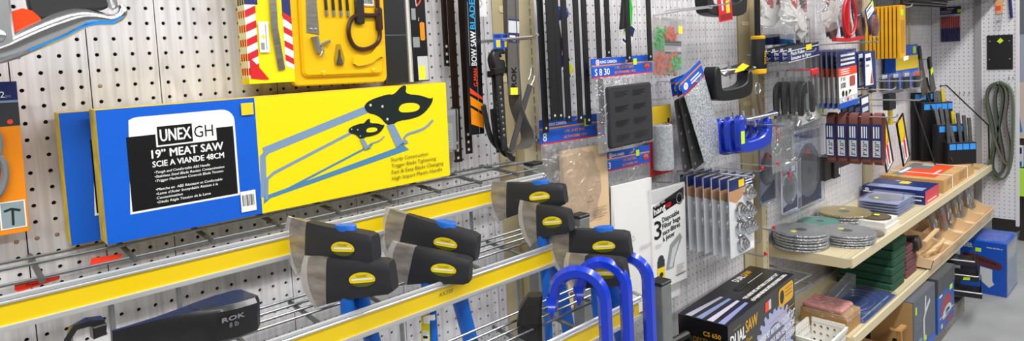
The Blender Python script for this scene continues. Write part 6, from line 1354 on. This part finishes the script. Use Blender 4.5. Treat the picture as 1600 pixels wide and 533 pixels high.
for a, b, o_ in ((A_, B_, (0, -.12)), (B_, C_, (.12, 0)), (C_, D_, (0, .12)), (D_, A_, (-.12, 0))): basket_wall((a[0], a[1], 0), (b[0], b[1], 0), -51.4, -47.6, o_)
m = MB(); m.box(Fr((0, 0, 0)), 86.6, 93.6, -51.6, -51.4, 7.6, 12.6); m.build('bottom', WB, t)
add_print(t, Fr((87, -12.95, -50.6)), [('r', 0, 0, .9, .6, TAGG)], 'price_label')
m = MB(); m.box(Fr((0, 0, 0)), 84.5, 95.2, -52.0, -51.65, 6.0, 14.0); m.build('ledge', BEIGE, None, 'short beige ledge under the white basket', 'ledge')
for z in (-41.2, -42.6):
    m = MB(); m.tube([(84, -.2, z), (84, -7, z), (94.5, -7.4, z), (94.8, -.2, z)], .16, 8); m.build('wire_ledge', ZINC, None, 'bent wire ledge beside the upper shelf end, %s' % ('upper' if z > -42 else 'lower'), 'wire', 'bent wire ledges')

# cardboard bins
BINM = M('bin_board', 'e4c79e', .8, var=.06, scale=20)
def bin_(x0, x1, label, z=-49.78):
    t = thing('cardboard_bin', label, 'bin', ((x0 + x1) / 2, -8, z), 'cardboard bins on the lower shelf')
    yb, yf = -2.0, -13.6; g = .12
    for nm, x in (('side_wall', x0), ('side_wall', x1 - g)):
        m = MB(); m.poly(Fr((x, 0, z), (0, -1, 0), (0, 0, 1)), [(2.0, 0), (13.4, 0), (13.9, 1.9), (12.2, 2.0), (9.8, 3.5), (2.0, 4.4)], -g, 0); m.build(nm, BINM, t)
    m = MB(); m.box(Fr((0, 0, 0)), x0, x1, z, z + .12, 2.0, 13.4); m.build('bottom', BINM, t)
    m = MB(); m.poly(Fr((x0, 0, z), (0, -1, 0), (0, 0, 1)), [(13.3, 0), (13.45, 0), (13.95, 1.9), (13.8, 1.9)], -(x1 - x0), 0); fp = m.build('front_lip', BINM, t)
    m = MB(); m.box(Fr((0, 0, 0)), x0, x1, z, z + 4.3, 2.0, 2.12); m.build('back_wall', BINM, t)
    m = MB(); m.box(Fr((0, 0, 0)), x0 + .1, x1 - .1, z + .1, z + 2.6, 7.6, 7.72); m.build('divider', BINM, t)
    m = MB(); m.text(Fr(((x0 + x1) / 2, -13.85, z + .6), (1, 0, 0), (0, -.25, 1)), 'ROK', 0, 0, .8, 0, .02, align='c'); m.build('lettering', M('bin_ink', 'b08454', .7), fp, smooth=False)
    return t
BX = (134.0, 146.4, 156.6, 166.4, 176.2, 186.0)
for i in range(5): bin_(BX[i] + .15, BX[i + 1] - .15, 'cardboard bin, ' + ('widest and nearest, holding pegs', 'second from the near end, holding bagged tools', 'third from the near end', 'fourth, before the far end', 'farthest one by the end panel')[i])
rnd = random.Random(8)
for i in range(3):
    m = MB(); x = 137 + i * 3; m.tube([(x, -9.5 - i, -49.4 + .3), (x + 3.4, -12.6, -47.6 + .4 * i)], .42, 8); m.build('wood_dowel', M('dowel_wood', 'd8b888', .6), None, 'pale wooden dowel lying in the nearest bin, ' + ('first', 'second', 'third')[i], 'dowel', 'wooden dowels')
t = thing('rubber_sole', 'black rubber block with flat handle behind the nearest bin', 'block', (131.5, -9, -46)); m = MB(); m.poly(Fr((130.5, -12.4, -45.6), (1, .1, -.1), (0, .2, 1)), rrect(0, 0, 4.5, 2.6, .8), -3, 0, 0, .3); m.build('block', BLACK, t)
m = MB(); m.bar([(134, -12.4, -44.6), (142, -12.6, -43.8)], .7, .35, (0, 1, 0)); m.build('handle', M('dowel_wood'), t)
for i in range(6):
    x = 143.4 + i * 1.55; m = MB(); m.tube([(x, -5.5, -49.6), (x + .2, -7.0, -41.8)], .62, 8); m.build('wooden_shaft', M('handle_wood', 'b08e68', .6, var=.1, scale=20), None, 'bare wooden tool handle standing behind the bins, ' + ('first', 'second', 'third', 'fourth', 'fifth', 'sixth')[i] + ' from the left', 'handle', 'wooden tool handles')
for i in range(7):
    x = 150.4 + i * 5.2; f = wall_fr(x, -9.9 - .3 * (i % 2), -47.4 + (.5 if i % 2 else 0), 30 - 6 * (i % 3)); t = thing('bagged_tool', 'tool in a clear bag sticking out of the cardboard bins, ' + ('first from the near end', 'second from the near end', 'third from the near end', 'fourth', 'third from the far end', 'second from the far end', 'last by the end panel')[i], 'bag', (x, -9.4, -49.8), 'bagged tools in the bins')
    film_bag(t, f.at(-1.5, 6), 4.2, 7.2, .9, FILM, 80 + i)
    m = MB(); m.tube([f.pt(.6, 5, 0), f.pt(.8, -.8, .2)], [.45, .75], 8); m.build('shaft', M('tool_grey', '9a9ca0', .4, .5), t)
    m = MB(); m.poly(f.at(-.4, 1.4, .4), rrect(0, 0, 2.2, 1.8, .2), 0, .08); m.build('paper_label', (LGREY, REDO, WHITE, M('card_yellow'), LGREY, WHITE, LGREY)[i], t)
    if i == 2:
        m = MB(); m.lathe(f.at(.8, 1.2, .6), [(1.1, 0), (1.1, .3), (.4, .35)], 16); m.build('wheel', CHROME, t)

# ================================================================== boxes on the plinth and the floor
t = thing('lightsaber_box', 'tall dark grey carton with a pale tool picture under the lower shelf', 'carton', (127, -11, -62.4))
fr = Fr((119.5, -14.4, -62.4))
m = MB(); m.box(fr, 0, 13.2, 0, 10.8, -7, 0, 0, .05); b = m.build('carton_body', M('carton_slate', '565b68', .4), t)
add_print(b, fr, [('s', [(6.2, 2.2), (6.0, 6.0), (7.2, 7.2), (9.8, 8.6)], .9, LGREY), ('s', [(6.8, 7.0), (7.2, 10.0)], .8, LGREY), ('r', .2, .2, 13, 1.6, BLUE), ('r', 6.2, 1.9, 7.4, 2.8, TAGG), ('r', 1.0, 8.2, 1.8, 9.6, TAGG), ('e', 3.5, 2.4, 1.5, 1.0, PBLUE)] + blurb(.8, 7.5, 5, 3.5, GREY, .5, .12))
add_print(b, Fr((119.4, -7.4, -62.4), (0, -1, 0), (0, 0, 1)), [('r', .1, .1, 6.9, 10.7, M('carton_tan_end', 'b08a58', .7))], 'print')
t = thing('drill_box', 'small blue carton with a red drill picture standing on the plinth', 'carton', (140, -11, -62.4))
fr = Fr((134.4, -14.4, -62.4))
m = MB(); m.box(fr, 0, 11.8, 0, 7.6, -6, 0, 0, .05); b = m.build('carton_body', M('carton_blue', '2557a8', .4), t)
add_print(b, fr, [('p', smooth2([(1.5, 3.0), (3.2, 6.2), (7.2, 6.4), (9.8, 5.0), (9.0, 3.4), (4.6, 4.4), (3.0, 2.6)], 1), M('drill_red', '9c3040', .4)), ('p', smooth2([(2.8, 1.8), (4.2, 3.8), (8.4, 4.2), (10.2, 2.6), (6.2, 2.0)], 1), LGREY), ('p', smooth2([(4.8, 2.2), (5.6, 3.4), (8.0, 3.4), (8.6, 2.4)], 1), BLACKP), ('e', 2.6, .9, .7, .5, LGREY), ('r', 6.0, .5, 10.8, 1.3, M('drill_red')), ('r', 8.4, 6.4, 10.4, 7.4, TAGG), ('r', 1.0, 6.8, 3.0, 7.2, WHITE), ('r', 1.0, 2.6, 11.2, 2.75, WHITE)])
m = MB(); m.box(Fr((0, 0, 0)), 134.3, 146.3, -54.8, -51.6, 8.6, 14.5, 0, .05); m.build('grey_lid_box', M('lid_grey', '4a4c50', .5), None, 'flat dark grey box lying on the blue drill carton', 'box')
m = MB(); m.box(Fr((0, 0, 0)), 108.5, 117.5, -62.4, -59.2, 5, 13.5, 0, .05); m.build('small_carton', CARD, None, 'low brown carton in the dark under the lower shelf', 'carton')
m = MB(); m.box(Fr((0, 0, 0)), 96.5, 107.5, -62.4, -57.8, 5, 13.2, 0, .05); o = m.build('dark_case', BLACK, None, 'black case in the dark under the lower shelf', 'case')
t = thing('hand_clamp', 'orange-handled black clamp lying under the lower shelf', 'clamp', (114.5, -12.8, -62)); m = MB(); m.bar([(112.5, -13.2, -54.2), (114.5, -13.5, -55.0), (115.2, -13.5, -57.4)], .8, .4, (0, 1, 0)); m.bar([(114.5, -13.5, -55.0), (117, -13.6, -55.0)], .8, .4, (0, 1, 0)); m.build('tan_handle', M('tan_plastic', 'b88a50', .5), t)
m = MB(); m.bar([(115, -13.0, -57.0), (116, -12.9, -60), (115.0, -12.8, -62.3)], 1.2, .6, (0, 1, 0)); m.build('black_bar', BLACK, t)
# black tray rack facing the near end
t = thing('tray_rack', 'rack of three black open trays standing by the plinth end', 'tray rack', (155, -14.5, -62.4))
TU = Vector((.22, -.975, 0)); TN = Vector((-.975, -.22, 0))
for k, z in enumerate((-53.2, -56.4, -60.0)):
    o_ = Vector((151.0 + .4 * k, -10.6, z)); f = Fr(o_, TU, (0, 0, 1)); L = 6.2 + .5 * k
    m = MB(); m.box(f, 0, L, -.1, .1, -7, 0); m.build('tray_floor', BLACK, t)
    m = MB(); m.box(f, 0, L, -.2, 1.0, -.05, .15, 0, .04); m.build('tray_lip', M('gloss_black', '1a1b1e', .15), t)
    m = MB(); m.tube([f.pt(0, .9, .2), f.pt(L, .9, .2)], .16, 8); m.build('chrome_edge', CHROME, t)
    for u in (0, L):
        m = MB(); m.poly(Fr(f.pt(u, 0, 0), -f.N, (0, 0, 1)), [(0, -.2), (7, -.2), (7, 2.8), (3.0, 2.6), (0, 1.0)], -.06, .06); m.build('tray_side', BLACK, t)
    m = MB(); m.box(f, 1.2, 3.4, .12, .9, -4.6, -1.0, 0, .1); m.build('tray_load', M('load_dark', '2a2b30', .4), t)
    if k == 1: add_print(t, f.at(L * .6, -.1, .18), [('p', [(0, 0), (1.2, .1), (1.3, .7), (.2, .6)], TAGG)], 'price_label')
for u in (.6,):
    m = MB(); f = Fr((155.0, -10.6, 0), TU, (0, 0, 1)); m.box(f, u - .5, u + .5, -62.4, -52, -3.2, -2.4); m.build('rack_post', BLACK, t)
# belt sander carton on the floor
t = thing('sander_box', 'large blue belt sander carton with torn plastic on the floor', 'carton', (180, -13, FLOOR))
fr = Fr((174.0, -9.4, FLOOR), (0, -1, 0), (0, 0, 1)); SANDB = M('carton_cobalt', '1450b8', .35)
m = MB(); m.box(fr, 0, 8.8, 0, 12.4, -12.4, 0, 0, .05); b = m.build('carton_body', SANDB, t)
MAR = M('sander_maroon', '5a2630', .4)
add_print(b, fr, [('t', 'DER', .9, 10.6, 1.0, WHITE, {'width': 1.5, 'bold': .03}), ('r', 3.0, 9.8, 4.1, 10.7, TAGG), ('t', 'MOD. BS-750L-H', 5.2, 10.9, .35, WHITE, {'width': 2.9}), ('p', smooth2([(.2, 8.6), (1.4, 9.6), (7.4, 8.0), (8.3, 7.0), (7.6, 6.0), (6.2, 6.2), (.2, 7.4)], 1), MAR), ('s', [(.6, 8.8), (7.0, 7.3)], .35, DARKSTEEL), ('p', [(.2, 3.6), (3.6, 3.2), (3.9, 6.4), (.2, 7.2)], M('sander_dark', '2a2440', .4)), ('p', [(3.9, 6.4), (6.2, 6.0), (6.2, 3.2), (6.6, 2.6), (5.6, 1.6), (3.8, 3.2)], LGREY), ('r', .4, 4.4, 2.6, 4.7, WHITE), ('e', 3.3, 4.4, .35, .35, RED)])
add_print(b, Fr((174, -18.25, FLOOR)), [('r', .4, .4, 12.0, 12.0, M('side_pale', '9fb0cc', .4)), ('r', 1.0, 8.0, 11.0, 11.0, LGREY)], 'print')
def filmf(a, b): return Vector((173.9 + 12.8 * a, -18.5 - .25 * sin(9 * a + 5 * b) * sin(14 * b), FLOOR + .4 + 12.6 * b))
m = MB(); m.grid(16, 14, filmf); m.build('torn_plastic', FILM2, t, angle=80)
def filmt(a, b): return Vector((174.4 + 11 * a, -17.8 + 8 * b, FLOOR + 12.6 + .6 * sin(pi * a) * sin(pi * b) + .12 * sin(20 * a + 11 * b)))
m = MB(); m.grid(16, 14, filmt); m.build('top_plastic', FILM2, t, angle=80)
# the next fixture beyond the end panel, only a sliver in view
t = thing('next_fixture', 'sliver of the next display fixture beyond the end panel', 'fixture', (232, -16, FLOOR))
ff_ = Fr((226, -6, FLOOR), (0, -1, 0), (0, 0, 1))
m = MB(); m.box(ff_, 0, 12, 30, 46, -1, 0); m.build('peg_panel', M('peg_tan', 'cdbfae', .6), t)
m = MB(); m.box(ff_, 0, 12, 45.8, 60, -1, -.3); m.build('grey_panel', M('panel_grey_blue', '9ea6b2', .5), t)
m = MB(); m.box(ff_, 0, 14, 60, 75, -2, 0); m.build('upper_board', M('panel_dark', '6a6c74', .5), t)
m = MB(); m.box(ff_, 0, 12, 0, 30, -3, -.5); m.build('dark_side', M('panel_brown', '2c2622', .6), t)
t = thing('blue_strap', 'bright blue strap hanging slantwise at the right edge', 'strap', (225, -11, -52)); m = MB(); m.bar([(224.5, -10.4, -12), (224.2, -11.3, -22), (224, -13.2, -34)], .8, .2, (0, 1, 0)); m.build('webbing', M('strap_blue', '2a78d0', .5), t)
t = thing('clear_jar', 'white and blue boxed item hanging at the right edge', 'pack', (224, -12, -44)); m = MB(); m.box(Fr((224, -11.6, -44), (0, -1, 0), (0, 0, 1)), 0, 2, 0, 6, -2, 0, 0, .1); b = m.build('pack_body', LGREY, t)
add_print(b, Fr((224, -11.6, -44), (0, -1, 0), (0, 0, 1)), [('r', .2, .2, 1.8, 1.6, BLUE), ('r', .2, 3.8, 1.8, 5.6, NAVY)])
m = MB(); m.box(Fr((222, -13.0, -52), (0, -1, 0), (0, 0, 1)), 0, 3, 0, 8, -.3, 0); m.build('lime_poster', M('lime_poster_card', 'b8ec50', .6), None, 'pale lime card at the right edge beyond the end panel', 'card')
# back of the shop
far = MB(); far.box(Fr((0, 0, 0)), 330, 332, FLOOR, 60, -40, 200); far.build('wall_far', M('far_wall', 'b8b6b2', .7), kind='structure', label='plain far wall of the shop')
hook(141.5, -22.6, 6.2, 'peg hook that carries the leaning yellow cards')
hook(147.5, -.6, 5.2, 'peg hook that carries the blue-handled rasp')
hook(140.3, -19.2, 5.2, 'peg hook that carries the thin yellow stick')
